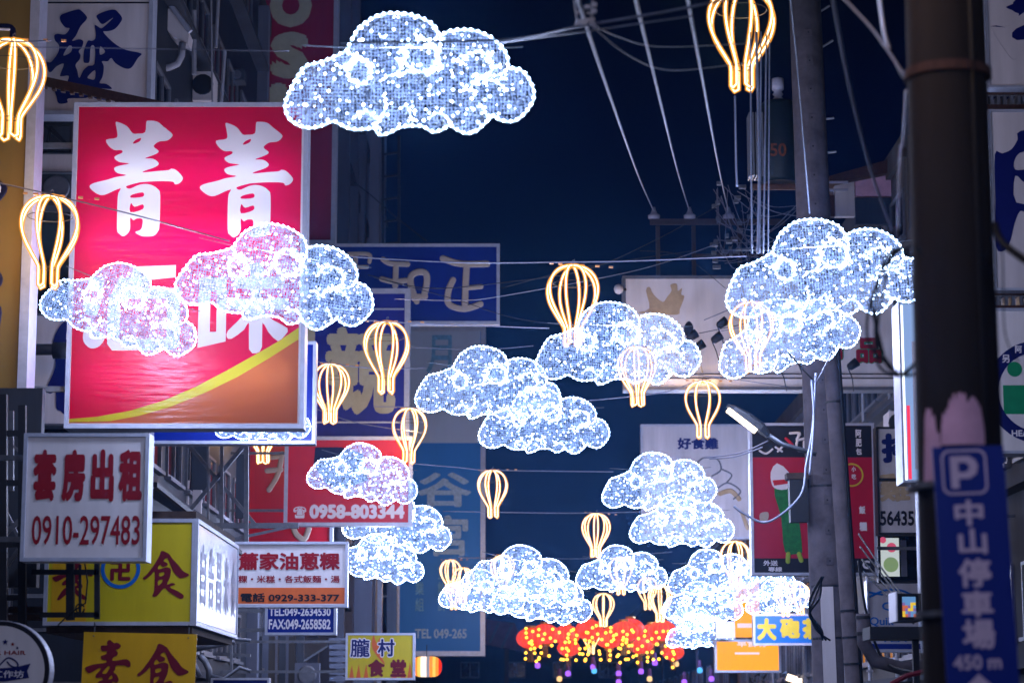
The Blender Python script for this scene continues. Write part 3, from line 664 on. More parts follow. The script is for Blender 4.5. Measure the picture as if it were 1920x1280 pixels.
b = B(); random.seed(3)
for y0, y1 in ((177,195),(553,571)):
    z1 = P(2000,y0,30.2).z - P(2000,580,30.2).z; z0 = P(2000,y1,30.2).z - P(2000,580,30.2).z; x = -140*k
    while x < 180*k: b.box(x, x+.04, .05, .3, z0, z1); x += random.uniform(.06, .12)
b.build('infill', ALU_DK, t)
# 25 orange lightbox signs far right
OG = emis('orange_lit_acrylic', (1.0, .36, .015), 1.35); OW = emis('white_lit_letter', (1.0, .80, .88), .95)
s = Sign('lightbox_sign', 'glowing orange lightbox with white band at the far end', 'sign', (1340, 1198, 1464, 1260), 68, .4, OG, ALU, 4, None)
s.text([('早食坊', (1382,1199,1438,1212), .04)], OW); s.rect((1378, 1222, 1424, 1226), OW)
s = Sign('lightbox_sign', 'upper glowing orange lightbox partly covered by a blue sign', 'sign', (1376, 1090, 1424, 1194), 68.6, .4, OG, None, 0, None)
s.rect((1382, 1168, 1424, 1176), OW)
s = Sign('shop_sign', 'pale square sign between low clouds and the orange lightbox', 'sign', (1342, 1164, 1378, 1196), 67, .3, LETW, None, 0, None)
# 26 blue tea sign
s = Sign('shop_sign', 'bright blue sign with yellow tea characters beside the concrete pole', 'sign', (1412, 1150, 1575, 1209), 66, .3, SKYB, ALU, 4, None)
s.text([('大', (1419,1158,1456,1200), .07), ('砲', (1462,1158,1500,1196), .07), ('茶', (1504,1158,1540,1198), .07)], YELLOWL)
f = B(); f.box(s.X1, 8.6-s.o.x, .1, .16, .3, .36); f.build('mounting_bracket', STEEL, s.t)
# 27 pale blue arch-lettered board low right
s = Sign('shop_sign', 'pale board with blue arched lettering and a blue lower band', 'sign', (1626, 1088, 1735, 1222), 46, .3, GREYW, ALU, 3, 'R')
s.rect((1629, 1206, 1732, 1216), BLUE); s.strokes([([(1632,1118),(1660,1106),(1690,1106),(1718,1118)],4), ([(1632,1110),(1655,1114)],4)], SKYB, 'arc_print'); 
s.text([('Quik', (1630,1156,1676,1174), .02), ('Q', (1654,1128,1676,1146), .02)], SKYB); s.text([('TEA HOUSE'[:3], (1650,1194,1700,1203), .02)], SKYB)
# 28 lit window with flower poster
s = Sign('lit_window', 'lit window pane with a pink flower poster between black bars', 'window', (1646, 1000, 1740, 1092), 44, .2, GLASS, IRON, 5, None)
GLOWW = emis('lit_poster', (.72, .80, .80), .7); GLP = emis('lit_pink', (.9, .12, .25), .6); GLG = emis('lit_green', (.30, .45, .22), .6)
s.rect((1651, 1008, 1686, 1080), GLOWW, 'poster', -.01); s.ring((1672,1026), 9, 12, GLP, 'flower_print', -.016); s.ring((1656,1012), 6, 9, GLP, 'flower_print', -.016); s.ring((1670,1058), 14, 16, GLG, 'leaf_print', -.016); s.rect((1689,1012,1700,1080), ALU, 'mullion', -.01)
# 29 small TV-like lightbox
SCR = [emis('screen_blue', (.15,.35,.7), .8), emis('screen_yellow', (.9,.6,.05), .9), emis('screen_red', (.8,.2,.1), .7), emis('screen_violet', (.35,.2,.6), .6)]
s = Sign('video_screen', 'small tilted video screen on a black shelf low at right', 'screen', (1682, 1112, 1726, 1164), 26, .45, BLACKP, IRON, 3, None)
random.seed(9)
for i in range(5):
    for j in range(7):
        s.rect((1692+i*5, 1118+j*5.4, 1697+i*5, 1123.4+j*5.4), SCR[0] if j < 2 else random.choice(SCR), 'screen_tile', -.006-.001*((i+j) % 2))
f = B(); f.box(s.X0-.02, s.X0-.002, -.04, .45, s.Z0, s.Z1+.02); f.build('side_cheek', LETW, s.t)
f = B(); f.box(-.45, .35, -.05, .5, s.Z0-.2, s.Z0-.06); f.box(.05, .12, .1, .17, s.Z0-.7, s.Z0-.2); f.build('shelf', IRON, s.t)
# red and orange striped lantern sign
s = P(800, 1249, 56); t = thing('lantern', 'horizontal striped lantern glowing red orange and white beside the flame sign', 'lantern', s)
LR = [emis('lantern_red', (1,.03,.01), 1.1), emis('lantern_orange', (1,.28,.03), 1.3), emis('lantern_yellow', (1,.55,.10), 1.3), emis('lantern_white', (1,.78,.66), 1.5), emis('lantern_grey', (.45,.45,.55), .7)]
seq = [0, 1, 2, 3, 3, 4, 1, 2, 1, 0]; k = 56/FPX
for i in range(10):
    xa, xb = -28 + i*5.6, -28 + (i+1)*5.6; rr = lambda x: math.sqrt(max(0.02, 1 - (abs(x)/29)**4)) * 19*k
    b = B(); b.lathe([(rr(xa), xa*k+.001), (rr((xa+xb)/2)*1.03, (xa+xb)/2*k), (rr(xb), xb*k-.001)], 18, (0,0,0), 'x'); b.build('stripe', LR[seq[i]], t, smooth=True)
b = B(); b.tube([(0,0,19*k),(0,0,40*k)], .01, 5); b.build('hanger', IRON, t)

# ---------------------------------------------------------------- near brown pole with parking sign
t = thing('utility_pole', 'thick dark brown pole filling the right side, nearest of the poles', 'pole', (P(1792, 640, 12).x, 12, 0))
b = B(); N = 24; b.lathe([(.235,0),(.225,2.2),(.212,5),(.2,9)], 28); b.build('shaft', CONCW, t, smooth=True)
pol = t.location.x
b = B(); b.lathe([(.232,0),(.232,.05)], 24, (0,0,P(1790,150,12).z)); b.build('band', RUST, t)
b = B(); b.tube([(.12,-.20,1),(.10,-.20,4),(.09,-.19,8.6)], .014, 6); b.build('conduit', BLACK, t)
def patch(name, px0, px1, tops, ybot, m, D=11.77):
    # torn paper wrapped on the pole
    b = B(); vs = []; n = len(tops)
    for i, ty in enumerate(tops):
        px = px0 + (px1-px0)*i/(n-1)
        for py in (ty, ybot):
            q = P(px, py, D); dx = max(-.214, min(.214, q.x - pol)); y = -math.sqrt(.2225**2 - dx*dx) ; z = q.z
            sc_ = .2235/math.sqrt(dx*dx + y*y); vs.append((dx*sc_, y*sc_, z))
    for i in range(n-1): b.add([vs[2*i], vs[2*i+1], vs[2*i+3], vs[2*i+2]], [(0,1,2,3)])
    return b.build(name, m, t)
patch('torn_paper', 1768, 1848, [800,770,778,764,766,744,752,738,736,748,734,737,733,741,735,739,756,750,747,741,745,742,752,749,762,758,776,790,812], 832, PASTE)
patch('torn_paper', 1742, 1768, [776,758,764,760,780,772,800,812,806,840], 900, PASTE)
s = Sign('parking_sign', 'tilted blue parking direction sign strapped to the near brown pole', 'sign', (1754, 836, 1889, 1420), 11.7, .012, BLUE, None, 0, None, roll=R(1.9), body=False)
def rr(x0, y0, x1, y1, r):
    o = []
    for cx, cy, a0 in ((x1-r,y0+r,-90),(x1-r,y1-r,0),(x0+r,y1-r,90),(x0+r,y0+r,180)):
        for k in range(6): a = R(a0 + k*18); o.append((cx+r*math.cos(a), cy+r*math.sin(a)))
    return o
# keep the upper part over its photographed place: shift for the roll about the far foot
s.t.location.x += .058 
OX = -14
s.poly([rr(1783+OX,842,1869+OX,926,16), rr(1787+OX,846,1865+OX,922,13)], PINK, 'border', -.003, 0, th=.002)
s.poly([[(1800+OX,854),(1836+OX,854),(1848+OX,862),(1852+OX,874),(1848+OX,888),(1836+OX,896),(1815+OX,896),(1815+OX,914),(1800+OX,914)], [(1815+OX,866),(1830+OX,866),(1837+OX,875),(1830+OX,884),(1815+OX,884)]], PINK, 'parking_letter', -.003, 0, th=.002)
for ch, x0, y0, x1, y1 in (('中',1800,936,1855,985), ('山',1804,990,1858,1038), ('停',1800,1046,1862,1100), ('車',1802,1106,1862,1156), ('場',1800,1160,1862,1216)):
    s.text([(ch, (x0+OX+2,y0,x1+OX+2,y1), .035)], PINK, y=-.003)
s.text([('450 m', (1782+OX,1226,1872+OX,1254), .03)], PINK, y=-.003)
s.poly([[(1828+OX,1262),(1868+OX,1300),(1842+OX,1300),(1842+OX,1380),(1814+OX,1380),(1814+OX,1300),(1788+OX,1300)]], PINK, 'arrow', -.003, 0, th=.002)
for py in (905, 1150):
    x, z = s.L(1822, py); f = B(); f.lathe([(.231,0),(.231,.03)], 20, (pol - s.o.x - .058, .3, z)); f.build('strap', STEEL, s.t)

# ---------------------------------------------------------------- concrete pole with step plates, conduit pole, transformer
D2 = 36; base = P(1565, 1280, D2)
t = thing('utility_pole', 'grey concrete pole with small square step plates', 'pole', (base.x, D2, 0), (0, R(-1.0), 0))
b = B(); b.lathe([(.30,0),(.285,6),(.262,12),(.25,15)], 24); b.build('shaft', CONC, t, smooth=True)
z = 3.2
while z < 13:
    r0 = .30 - z*.003; b = B(); b.box(-.055, .055, -r0-.012, -r0+.01, z, z+.11); pl = b.build('step_plate', CONC, t)
    b = B(); b.box(-.012, .012, -r0-.016, -r0-.0125, z+.045, z+.07); b.build('bolt_hole', BLACK, pl)
    z += .47
for z in (3.0, 3.8, 5.35):
    b = B(); r0 = .303 - z*.0025; b.lathe([(r0,0),(r0,.035)], 20, (0,0,z)); b.build('strap', IRON, t)
b = B(); b.box(-.17,.03,-.325,-.31,.9,3.8); b.build('posted_notice', CREAM, t)
b = B(); b.tube([(.17,-.3,.5),(.17,-.29,5.4)], .02, 6); b.build('conduit', ALU, t)
b = B(); b.box(-.70, -.42, -.12, .12, 0, .66)
cb = b.build('junction_box', IRON, t, (.12, -.2, P(1515,980,36).z)); b = B(); b.box(-.74,-.40,-.14,.14,.661,.76); b.build('wooden_lid', WOODD, cb)
for px, py, ln in ((1535,40,.5),(1540,105,.5),(1557,225,.3),(1560,288,.3)):
    q = P(px, py, 36) - t.location; b = B(); b.tube([(q.x, 0, q.z), (q.x+ln*.8, -.1, q.z+ln*.45 if ln > .4 else q.z)], .02, 6); b.build('step_bolt', STEEL, t)
t = thing('conduit_pole', 'slim leaning grey conduit pole strapped beside the concrete pole', 'pole', (P(1612,1280,35.3).x, 35.3, 0), (0, R(-2.6), 0))
b = B(); b.lathe([(.115,0),(.108,9.2)], 14); b.build('shaft', CONC, t, smooth=True)
for z in (2.6, 3.0, 3.4, 6.6):
    b = B(); b.lathe([(.125,0),(.125,.03)], 14, (0,0,z)); b.build('strap', IRON, t)
b = B(); b.tube([(.13,0,1),(.125,-.02,8.2)], .035, 6); b.build('black_cable', BLACK, t)

t = thing('transformer', 'dark green pole mounted transformer drum with faded orange digits', 'transformer', P(1462, 345, 36.6))
b = B(); b.lathe([(.30,0),(.31,.05),(.31,1.28),(.26,1.36),(.1,1.4)], 20); b.build('tank', TRANS, t, smooth=True)
b = B()
for i in range(5): b.box(-.5+i*.05, -.475+i*.05, -.2, .2, .1, 1.15)
b.build('cooling_fin', ALU_DK, t)
b = B(); b.lathe([(.06,1.38),(.09,1.42),(.06,1.46),(.09,1.5),(.06,1.54),(.1,1.58),(.1,1.76),(.05,1.78)], 12); b.build('bushing', CERAM, t, smooth=True)
b = B(); text(b, '50', -.18, .08, .38, .6, -.322, .02); b.build('digits', mat('worn_orange_paint', '#6e3a22', .7, 0, .6, 30), t)
b = B(); b.box(-.45,.45,-.06,.06,-.09,-.01); b.box(-.45,.45,-.3,-.24,-.16,-.1); b.build('platform', RUST, t)

# crossarm with insulators, far utility pole
RACK = mat('dim_reddish_steel', '#3c2e34', .7, .2, .4, 6)
t = thing('crossarm_rack', 'reddish steel crossarm rack standing above the huge crown sign', 'rack', (P(1370, 500, 52).x, 52, P(1370, 560, 52).z))
b = B(); o = t.location
for px in (1233, 1300, 1386, 1425):
    q = P(px, 425, 52) - o; b = B(); b.box(q.x-.045, q.x+.045, -.1, -.01, 0, q.z); b.build('post', RACK, t)
b = B(); b.box(P(1225,560,45).x-o.x, 8.75-o.x, -.1, 0, -.12, -.01); b.build('cantilever_beam', RACK, t)
za = P(1370, 418, 52).z; b = B(); za -= o.z; b.box(-1.85, 1.25, -.13, -.101, za-.07, za+.07); b.build('crossarm', RACK, t)
INS = B(); INS.lathe([(.05,0),(.13,.02),(.14,.09),(.09,.12),(.05,.2),(.03,.28)], 14)
ins = INS.mesh('insulator', CERAM, True); ipos = []
for px in (1226, 1293, 1366):
    q = P(px, 412, 52) - t.location; put('insulator', ins, t, (q.x, -.05, q.z)); ipos.append(P(px, 396, 51.9))
random.seed(12)
b = B()
for i in range(26):
    q = P(random.uniform(1335,1420), random.uniform(345,505), 52) - t.location; w = random.uniform(.03,.09)
    b.box(q.x-w, q.x+w, -.2, -.1, q.z-.04, q.z+.04)
b.build('fittings', ALU_DK, t, kind='stuff')
zb = P(1370, 480, 52).z; b = B(); zb -= o.z; b.box(-.9, 1.2, -.13, -.101, zb-.03, zb+.03); b.build('lower_crossarm', RACK, t)

# ---------------------------------------------------------------- cables
def cable(pts, r, m, label, name='cable', group=None, n=5, sm=8):
    w = [P(*p) if len(p) == 3 else Vector(p[0]) for p in pts]
    if len(w) > 2: w = [Vector(q) for q in catmull([tuple(v) for v in w], sm, False)]
    b = B(); b.tube(w, r, n); o = b.build(name, m, smooth=True); tag(o, label, 'cable', group); return o
for i, (a, e) in enumerate((((1090, 20, 15), 0), ((1190, -10, 15), 1), ((1288, -10, 15), 2))):
    q = ipos[i]; pts = [a, (a[0]+(e == 0)*32+(e == 1)*24+(e == 2)*19, 140, 23), None]
    A = P(*a); A2 = P(a[0]-30, -160, 10); 
    M_ = A.lerp(q, .5); M_.z -= .12
    b = B(); b.tube([Vector(v) for v in catmull([tuple(A2), tuple(A), tuple(M_), tuple(q)], 8, False)], .014, 6)
    tag(b.build('power_line', CABLED, smooth=True), ['leftmost of three sloping wires ending at a white insulator', 'middle one of three sloping wires ending at a white insulator', 'rightmost of three sloping wires ending at a white insulator'][i], 'cable', 'sloping power lines against the night sky')
# clamp where the cloud cable meets the first line
t = thing('wire_clamp', 'cluster of small metal clamps on the wire at the top centre', 'clamp', P(1096, 42, 15))
b = B(); random.seed(4); k = 15/FPX
for i in range(14):
    x = random.uniform(-22, 22)*k; z = random.uniform(-8, 44)*k; w = random.uniform(2, 6)*k; b.box(x-w, x+w, -w, w, z-w*.6, z+w*.6)
b.bar((-14*k,0,0), (-20*k,0,44*k), .01); b.bar((12*k,0,0), (16*k,0,44*k), .01); b.bar((-16*k,0,0),(20*k,0,6*k), .025)
b.build('fitting', ALU_DK, t)
cable([(640,80,19),(940,75,17.5),(1096,48,15.2),(1250,22,15),(1400,-8,14.6)], .010, CABLED, 'thick pale stay wire running right from the topmost cloud to the balloon')
cable([(930,82,19),(1090,60,15.4),(1300,30,15)], .006, CABLED, 'second thin stay wire under the thick one beside the topmost cloud')
cable([(1100,40,15),(1160,70,16),(1240,88,17),(1400,82,18)], .004, CABLEG, 'thin sagging wire from the clamp cluster towards the top balloon')
cable([(1100,40,15),(1180,105,16),(1260,132,17),(1400,118,18)], .004, CABLEG, 'lower thin sagging wire from the clamp cluster')
cable([(0,88,21),(300,92,21),(540,96,20)], .005, CABLEG, 'faint wire from the left edge to the topmost cloud')
# the string wires that carry balloons and clouds
rows = [
 ([(-60,70,25.2),(30,78,25.2),(95,76,25.2)], 'wire end with warm connectors above the leftmost balloon'),
 ([(-40,335,28.8),(40,352,28.8),(100,366,28.8),(260,405,28.2),(430,452,27)], 'wire from the balloon at left across the red lightbox to a cloud'),
 ([(640,480,33),(860,492,33),(1073,491,33),(1190,489,33),(1400,480,33)], 'wire that carries the balloon in front of the dark sky at centre'),
 ([(590,590,37.6),(725,603,37.6),(940,612,37.6),(1030,615,37.6)], 'wire over the balloon in front of the indigo sign'),
 ([(560,672,45.6),(620,681,45.6),(700,690,45.6),(800,690,45.6)], 'wire over the smaller balloon on the indigo sign'),
 ([(1090,752,47.4),(1240,736,47.4),(1317,712,47.4),(1420,700,47.4)], 'wire over the balloon left of the street lamp'),
 ([(700,762,49.5),(767,763,49.5),(800,768,49.5)], 'short wire over the balloon at the foot of the indigo sign'),
 ([(700,862,57.7),(860,876,57.7),(925,881,57.7),(1150,884,57.7)], 'wire over the balloon beside the tall faded blue sign'),
 ([(830,958,63),(1010,961,63),(1116,961,63),(1230,958,63)], 'wire over the balloon above the low middle cloud'),
 ([(860,1045,77),(1000,1046,77),(1110,1046,77),(1260,1034,77)], 'lower wire across the gap above the far clouds'),
 ([(560,752,52),(660,790,52),(800,812,52)], 'thin wire crossing the foot of the indigo sign'),
]
for pts, lab in rows:
    cable(pts, .010, CABLEG, lab, 'light_string_wire', 'wires carrying the balloon lights')
CON = mat('wire_connector', '#b98a5a', .5, .3, .2)
wires = [
 ([(690,515,40),(800,540,40),(940,530,40),(1100,505,41),(1225,452,43),(1350,384,45)], .008),
 ([(740,560,40),(850,563,40),(940,555,40),(1200,505,43),(1350,455,45)], .008),
 ([(700,520,40),(850,560,40),(960,595,40),(1080,612,40)], .006),
 ([(760,650,44),(900,655,44),(1000,648,44)], .008),
 ([(940,540,40),(1100,500,42),(1300,470,44)], .006),
 ([(1320,600,46),(1420,560,46),(1480,548,46)], .010), ([(1310,625,46),(1430,600,46)], .008),
 ([(1230,700,46),(1330,705,46),(1480,725,46)], .008),
 ([(1360,540,44),(1280,480,44),(1200,470,44)], .006),
]
for i, (pts, r) in enumerate(wires): cable(pts, r, CABLEG if i % 2 else CABLE, ['dark wire crossing the deep blue sign and rising to the crossarm', 'second wire below it across the deep blue sign', 'thin wire falling right from the deep blue sign', 'level wire above the middle cloud', 'thin rising wire right of the deep blue sign', 'dark wire across the crown sign to the right cloud', 'thin wire below it on the crown sign', 'wire under the crown sign lower edge', 'thin wire near the crown sign top'][i])
# tangle on the crossarm
random.seed(21)
b = B()
for i in range(34):
    a = P(random.uniform(1335,1430), random.uniform(340,500), 51.7); c = P(random.uniform(1340,1530), random.uniform(350,505), 51.6); m_ = a.lerp(c, .5); m_.z -= random.uniform(.1,.6)
    b.tube([Vector(v) for v in catmull([tuple(a), tuple(m_), tuple(c)], 6, False)], random.uniform(.005,.011), 4)
o = b.build('wire_tangle', CABLEG, kind='stuff'); tag(o, 'tangle of thin wires around the far crossarm', 'wires')
# upright bright wires
for i, (xa, xb, r) in enumerate(((1378,1382,.010),(1407,1410,.009),(1418,1421,.016),(1427,1424,.009),(1437,1431,.009),(1443,1440,.007))):
    cable([(xa,60 if i else 180,24.5),((xa+xb)/2+(4 if i == 2 else 0),300,24.5),(xb,475 if i else 350,24.5)], r, CABLEB, ['leftmost upright wire below the top balloon', 'thin upright wire directly under the top balloon', 'thickest bright upright wire under the top balloon', 'upright wire just right of the thickest one', 'upright wire second from the right under the balloon', 'rightmost upright wire of the bundle under the balloon'][i], group='upright wires below the top balloon')
cable([(1480,-20,20),(1495,130,22),(1518,400,25)], .007, CABLED, 'slender wire running down in front of the concrete pole')
cable([(1560,-10,13),(1590,150,14),(1630,310,15),(1672,430,16)], .010, CABLEB, 'pale guy wire sloping down to the right cloud')
cable([(1580,-5,12.5),(1640,60,12.4),(1694,138,12.2),(1706,152,12)], .008, CABLEG, 'tan wire sloping to a tie on the near pole')
cable([(1648,-10,12.6),(1658,60,12.6),(1668,92,12.6)], .012, CABLEB, 'short thick pale cable end near the pole top')
cable([(1668,92,12.6),(1690,140,12.4),(1708,156,12)], .006, BLACK, 'short black cord tying the pale cable to the near pole')
cable([(1700,170,12.4),(1697,240,12.6),(1694,275,12.7)], .011, CABLEB, 'upper pale lashed cable hanging beside the near pole')
cable([(1690,272,12.7),(1687,340,12.8),(1685,430,13)], .009, CABLEB, 'lower pale cable hanging down to the right cloud')
# loops of black cable by the near pole
random.seed(5)
for i in range(4):
    j = lambda a: a + random.uniform(-12, 12)
    cable([(j(1780),432,11.9),(j(1722),455,12.2),(j(1668),480,12.6),(j(1643),560,12.6),(j(1640),640,12.6),(j(1662),688,12.6),(j(1700),702,12.6),(j(1738),655,12.3),(j(1752),560,12),(j(1748),505,11.9),(j(1725),462,11.9)], .009, BLACK, 'loop of black cable coiled beside the near pole', 'cable_coil', 'black cable loops beside the near pole')
cable([(1866,420,11.6),(1880,455,11.5),(1925,490,11.4)], .02, BLACK, 'fat black cable leaving the near pole to the right')
cable([(1868,420,11.9),(1880,480,12),(1884,620,12),(1910,680,12)], .004, CABLE, 'thin grey wire hanging over the right edge signs')
# cable from lamp and concrete pole
cable([(1530,700,32),(1524,800,32),(1512,870,32),(1500,930,32),(1440,978,32),(1395,962,32),(1376,948,32)], .018, CABLEB, 'pale cable curving from the concrete pole down towards the clouds')
cable([(1522,712,31.8),(1526,790,31.8),(1518,890,31.8)], .016, CABLEB, 'second pale cable hanging beside the concrete pole')
cable([(1478,660,32),(1505,692,32),(1530,718,32)], .012, CABLE, 'dark strap from the lower right cloud to the wire knot')
cable([(1560,660,32),(1545,690,32),(1530,718,32)], .010, CABLEG, 'pale strap from the lower right cloud to the wire knot')
cable([(1330,860,33.5),(1380,855,33.5),(1430,838,33.5)], .011, CABLEG, 'warm lit wire reaching the street lamp bracket'); cable([(1320,858,33.5),(1390,848,33.5),(1440,826,33.5)], .011, CABLEG, 'upper warm lit wire reaching the street lamp bracket')
for i in range(4):
    cable([(1610+i*3,1000+i*24,30),(1650+i*8,1060+i*22,29),(1695+i*6,1120+i*16,28)], .012, BLACK, ORD[i] + ' black wire from the top sloping over the lit window at lower right', group='sloping wires at lower right')
cable([(1610,1050,30),(1625,1150,30),(1660,1240,30),(1730,1262,29)], .02, BLACK, 'thick black cable hanging beside the conduit pole')
random.seed(8)
for i in range(5):
    j = lambda a: a + random.uniform(-9, 9)
    cable([(j(1545),1080,31.6),(j(1528),1120,31.6),(j(1524),1150,31.6),(j(1532),1180,31.6),(j(1550),1200,31.6)], .014, BLACK, 'black cable bundle strand bulging left of the concrete pole', group='cable bundle on the concrete pole')

# ---------------------------------------------------------------- left structures
k = 27.5/FPX
# black bracket tower at far left
t = thing('steel_lattice', 'black steel lattice frame at the left edge beside the rental sign', 'steel frame', P(30, 1170, 28.5))
b = B(); o = P(30, 1170, 28.5)
def seg(b, a, c, w, D, o): A = P(a[0], a[1], D) - o; C_ = P(c[0], c[1], D) - o; b.bar(A, C_, w)
for a, c, w in (((6,740),(6,1180),.10),((42,760),(42,1180),.09),((0,812),(42,812),.07),((0,905),(42,905),.07),((0,1020),(42,1020),.07),((0,1120),(42,1120),.07)): seg(b, a, c, w, 28.5, o)
b.build('frame_bar', IRON, t)
b = B()
for a, c, w in (((22,770),(22,920),.05),((8,820),(40,850),.03),((10,1000),(38,975),.06),((12,960),(36,1010),.04),((14,1060),(34,1030),.05)): seg(b, a, c, w, 29, o)
b.build('brace', STEEL, t)
b = B(); q = P(24, 1100, 30) - o; b.box(q.x-.3, q.x+.3, q.y, q.y+.2, q.z, q.z+2.6); b.build('backing_sheet', SHEETM, t)
# bracket in front of the yellow box sign
t = thing('steel_lattice', 'black steel bracket frame in front of the olive yellow sign', 'steel frame', P(140, 1165, 27))
o = P(140, 1165, 27); b = B()
for a, c, w in (((132,1050),(132,1162),.09),((182,1050),(182,1160),.06),((60,1072),(186,1072),.06),((75,1152),(186,1152),.06),((150,1058),(150,1150),.03)): seg(b, a, c, w, 27, o)
b.build('frame_bar', IRON, t); b = B()
pts = [P(150+8*math.cos(a), 1140+9*math.sin(a), 26.9) - o for a in [i*.5 for i in range(13)]]; b.tube(pts, .01, 5); b.build('wire_coil', CABLE, t)
b = B(); b.tube([P(x, y, 26.9) - o for x, y in ((158,1050),(164,1090),(160,1130),(130,1150),(108,1172))], .01, 5); b.build('hanging_wire', CABLE, t)
# crossed braces
t = thing('steel_truss', 'crossed galvanised steel braces under the blue strip sign', 'steel frame', P(400, 1000, 43)); o = P(400, 1000, 43)
b = B()
for a, c, w in (((352,832),(480,985),.07),((460,832),(345,970),.075),((416,832),(416,1012),.06),((390,832),(390,988),.04),((355,985),(560,985),.10),((430,1012),(540,988),.05),((462,832),(462,1015),.08)): seg(b, a, c, w, 43 - .1*len(b.f)/6, o)
b.build('brace', STEEL, t)
t = thing('boarded_frame', 'rusty framed boards and pale shutters behind the crossed braces', 'shed', P(350, 1010, 46)); o = P(350, 1010, 46)
b = B()
for x0, x1, ya, yb in ((308,325,900,985),(338,354,900,990),(360,378,918,985)): 
    A = P(x0, yb, 46) - o; C_ = P(x1, ya, 46) - o; b.box(A.x, C_.x, 0, .1, A.z, C_.z)
b.build('pale_panel', CREAM, t)
b = B()
for x0, x1, ya, yb in ((340,356,832,900),(358,390,832,918),(440,458,850,970)): 
    A = P(x0, yb, 46) - o; C_ = P(x1, ya, 46) - o; b.box(A.x, C_.x, .1, .2, A.z, C_.z)
b.build('dark_panel', SHEETM, t)
b = B(); seg(b, (336,832), (336,1000), .08, 45.8, o); b.build('rusty_post', RUST, t)
b = B()
for a, c in (((305,832),(305,1000)),((327,832),(327,1000)),((296,896),(327,896)),((296,968),(330,968))): seg(b, a, c, .09, 45.8, o)
b.build('iron_post', IRON, t)
b = B(); b.bar(P(290, 908, 27.3), P(450, 1036, 32.5), .06); tag(b.build('stay_bar', BLACK), 'black bar sloping down from the rental sign along the yellow box sign', 'bar')
# flood fixture and elbow pipe top left
t = thing('gutter_box', 'sloping pale metal duct with a bent pipe at the top left', 'duct', P(330, 60, 42)); o = P(330, 60, 42); b = B()
A = [P(300,-10,42)-o, P(355,62,42)-o, P(352,82,42)-o, P(325,70,42)-o, P(300,40,42)-o]
b.add([(p.x,0,p.z) for p in A]+[(p.x,.5,p.z) for p in A], [(0,1,2,3,4)[::-1],(5,6,7,8,9),(0,1,6,5),(1,2,7,6),(2,3,8,7),(3,4,9,8),(4,0,5,9)]); b.build('duct', CREAM, t)
b = B(); b.tube([P(x, y, 41.9)-o for x, y in ((303,-14),(330,24),(357,60))], .05, 8); b.build('duct_edge', ALU, t)
b = B(); b.tube([P(x, y, 42)-o for x, y in ((342,80),(340,105),(332,120),(318,126),(298,130))], .07, 10); b.build('bent_pipe', PVC, t, smooth=True)
for i, (xa, ya, xb, yb, r, lab) in enumerate(((364,20,364,140,.05,'short pale upright pipe on the dark tiled house'),(410,-10,405,90,.035,'slanting conduit on the dark tiled house'),(422,95,415,192,.035,'thin conduit above the red lightbox'),(396,-10,398,192,.02,'thin long conduit on the dark tiled house'))):
    b = B(); b.tube([P(xa, ya, 44), P(xb, yb, 44)], r, 6); tag(b.build('drain_pipe', PVC), lab, 'pipe')
t = thing('air_conditioner', 'dim blue grey unit on the dark house beside the crimson sign', 'air conditioner', P(444, 150, 52)); kk = 52/FPX
b = B(); b.box(-16*kk, 14*kk, 0, .5, 0, 22*kk); b.build('casing', SHEETM, t); b = B(); b.lathe([(.1,-.02),(.11,0)], 12, (0,0,.13), 'y'); b.build('fan_grille', ALU_DK, t)
# light columns beside sky, with dark stair frame
t = thing('stair_tower', 'pale column and dark ladder frame left of the open sky', 'tower', P(715, 1000, 74)); o = P(715, 1000, 74); b = B()
for x0, x1, yt in ((683,712,250),(664,683,330)):
    A = P(x0, 1300, 74)-o; C_ = P(x1, yt, 74)-o; b.box(A.x, C_.x, .5*(x0 < 670), 1.2, A.z, C_.z)
b.build('column', WALLS[3], t); b = B()
for x in (718, 748): seg(b, (x, 255), (x, 600), .09, 74, o)
for y in range(290, 600, 42): seg(b, (718, y), (748, y-4), .06, 74, o)
b.build('ladder_frame', IRON, t)
cable([(662,340,70),(700,370,70),(740,405,70),(800,452,70)], .02, CABLE, 'dark wire sloping down from the pale column to the deep blue sign')
# lower left clutter
t = thing('awning', 'sloping grey awning and shutter under the telephone sign', 'awning', P(600, 1220, 60)); o = P(600, 1220, 60); b = B()
A = [P(555,1250,58)-o, P(615,1212,60)-o, P(612,1200,62)-o, P(558,1200,62)-o]; b.add([tuple(p) for p in A] + [tuple(p+Vector((0,0,.06))) for p in A], [(0,1,2,3)[::-1],(4,5,6,7),(0,1,5,4),(1,2,6,5),(2,3,7,6),(3,0,4,7)]); b.build('canopy', SHEETM, t)
for i in range(7):
    A = P(617, 1276-i*12, 60.5)-o; b = B(); b.box(A.x, A.x+.45, A.y, A.y+.04, A.z, A.z+.12); b.build('slat', WALLS[3], t)
for i, x in enumerate((478, 502, 522, 540, 556)):
    A = P(x, 1300, 58)-o; C_ = P(x+14, 1192, 58)-o; b = B(); b.box(A.x, C_.x, A.y, A.y+.1, A.z, C_.z); b.build('shutter_panel', WALLS[2] if i % 2 else SHEETM, t)
b = B(); q = P(575, 1300, 57)-o; b.box(q.x-.3, q.x+.3, q.y, q.y+.3, q.z, q.z+.75); b.build('fan_unit', WALLS[3], t); b = B(); b.lathe([(.2,-.02),(.24,0)], 16, (q.x, q.y, q.z+.45), 'y'); b.build('fan_grille', ALU_DK, t)
t = thing('scrap_bracket', 'bent pale pipes and brackets behind the hanging yellow sheet', 'bracket', P(400, 1240, 36)); o = P(400, 1240, 36); b = B()
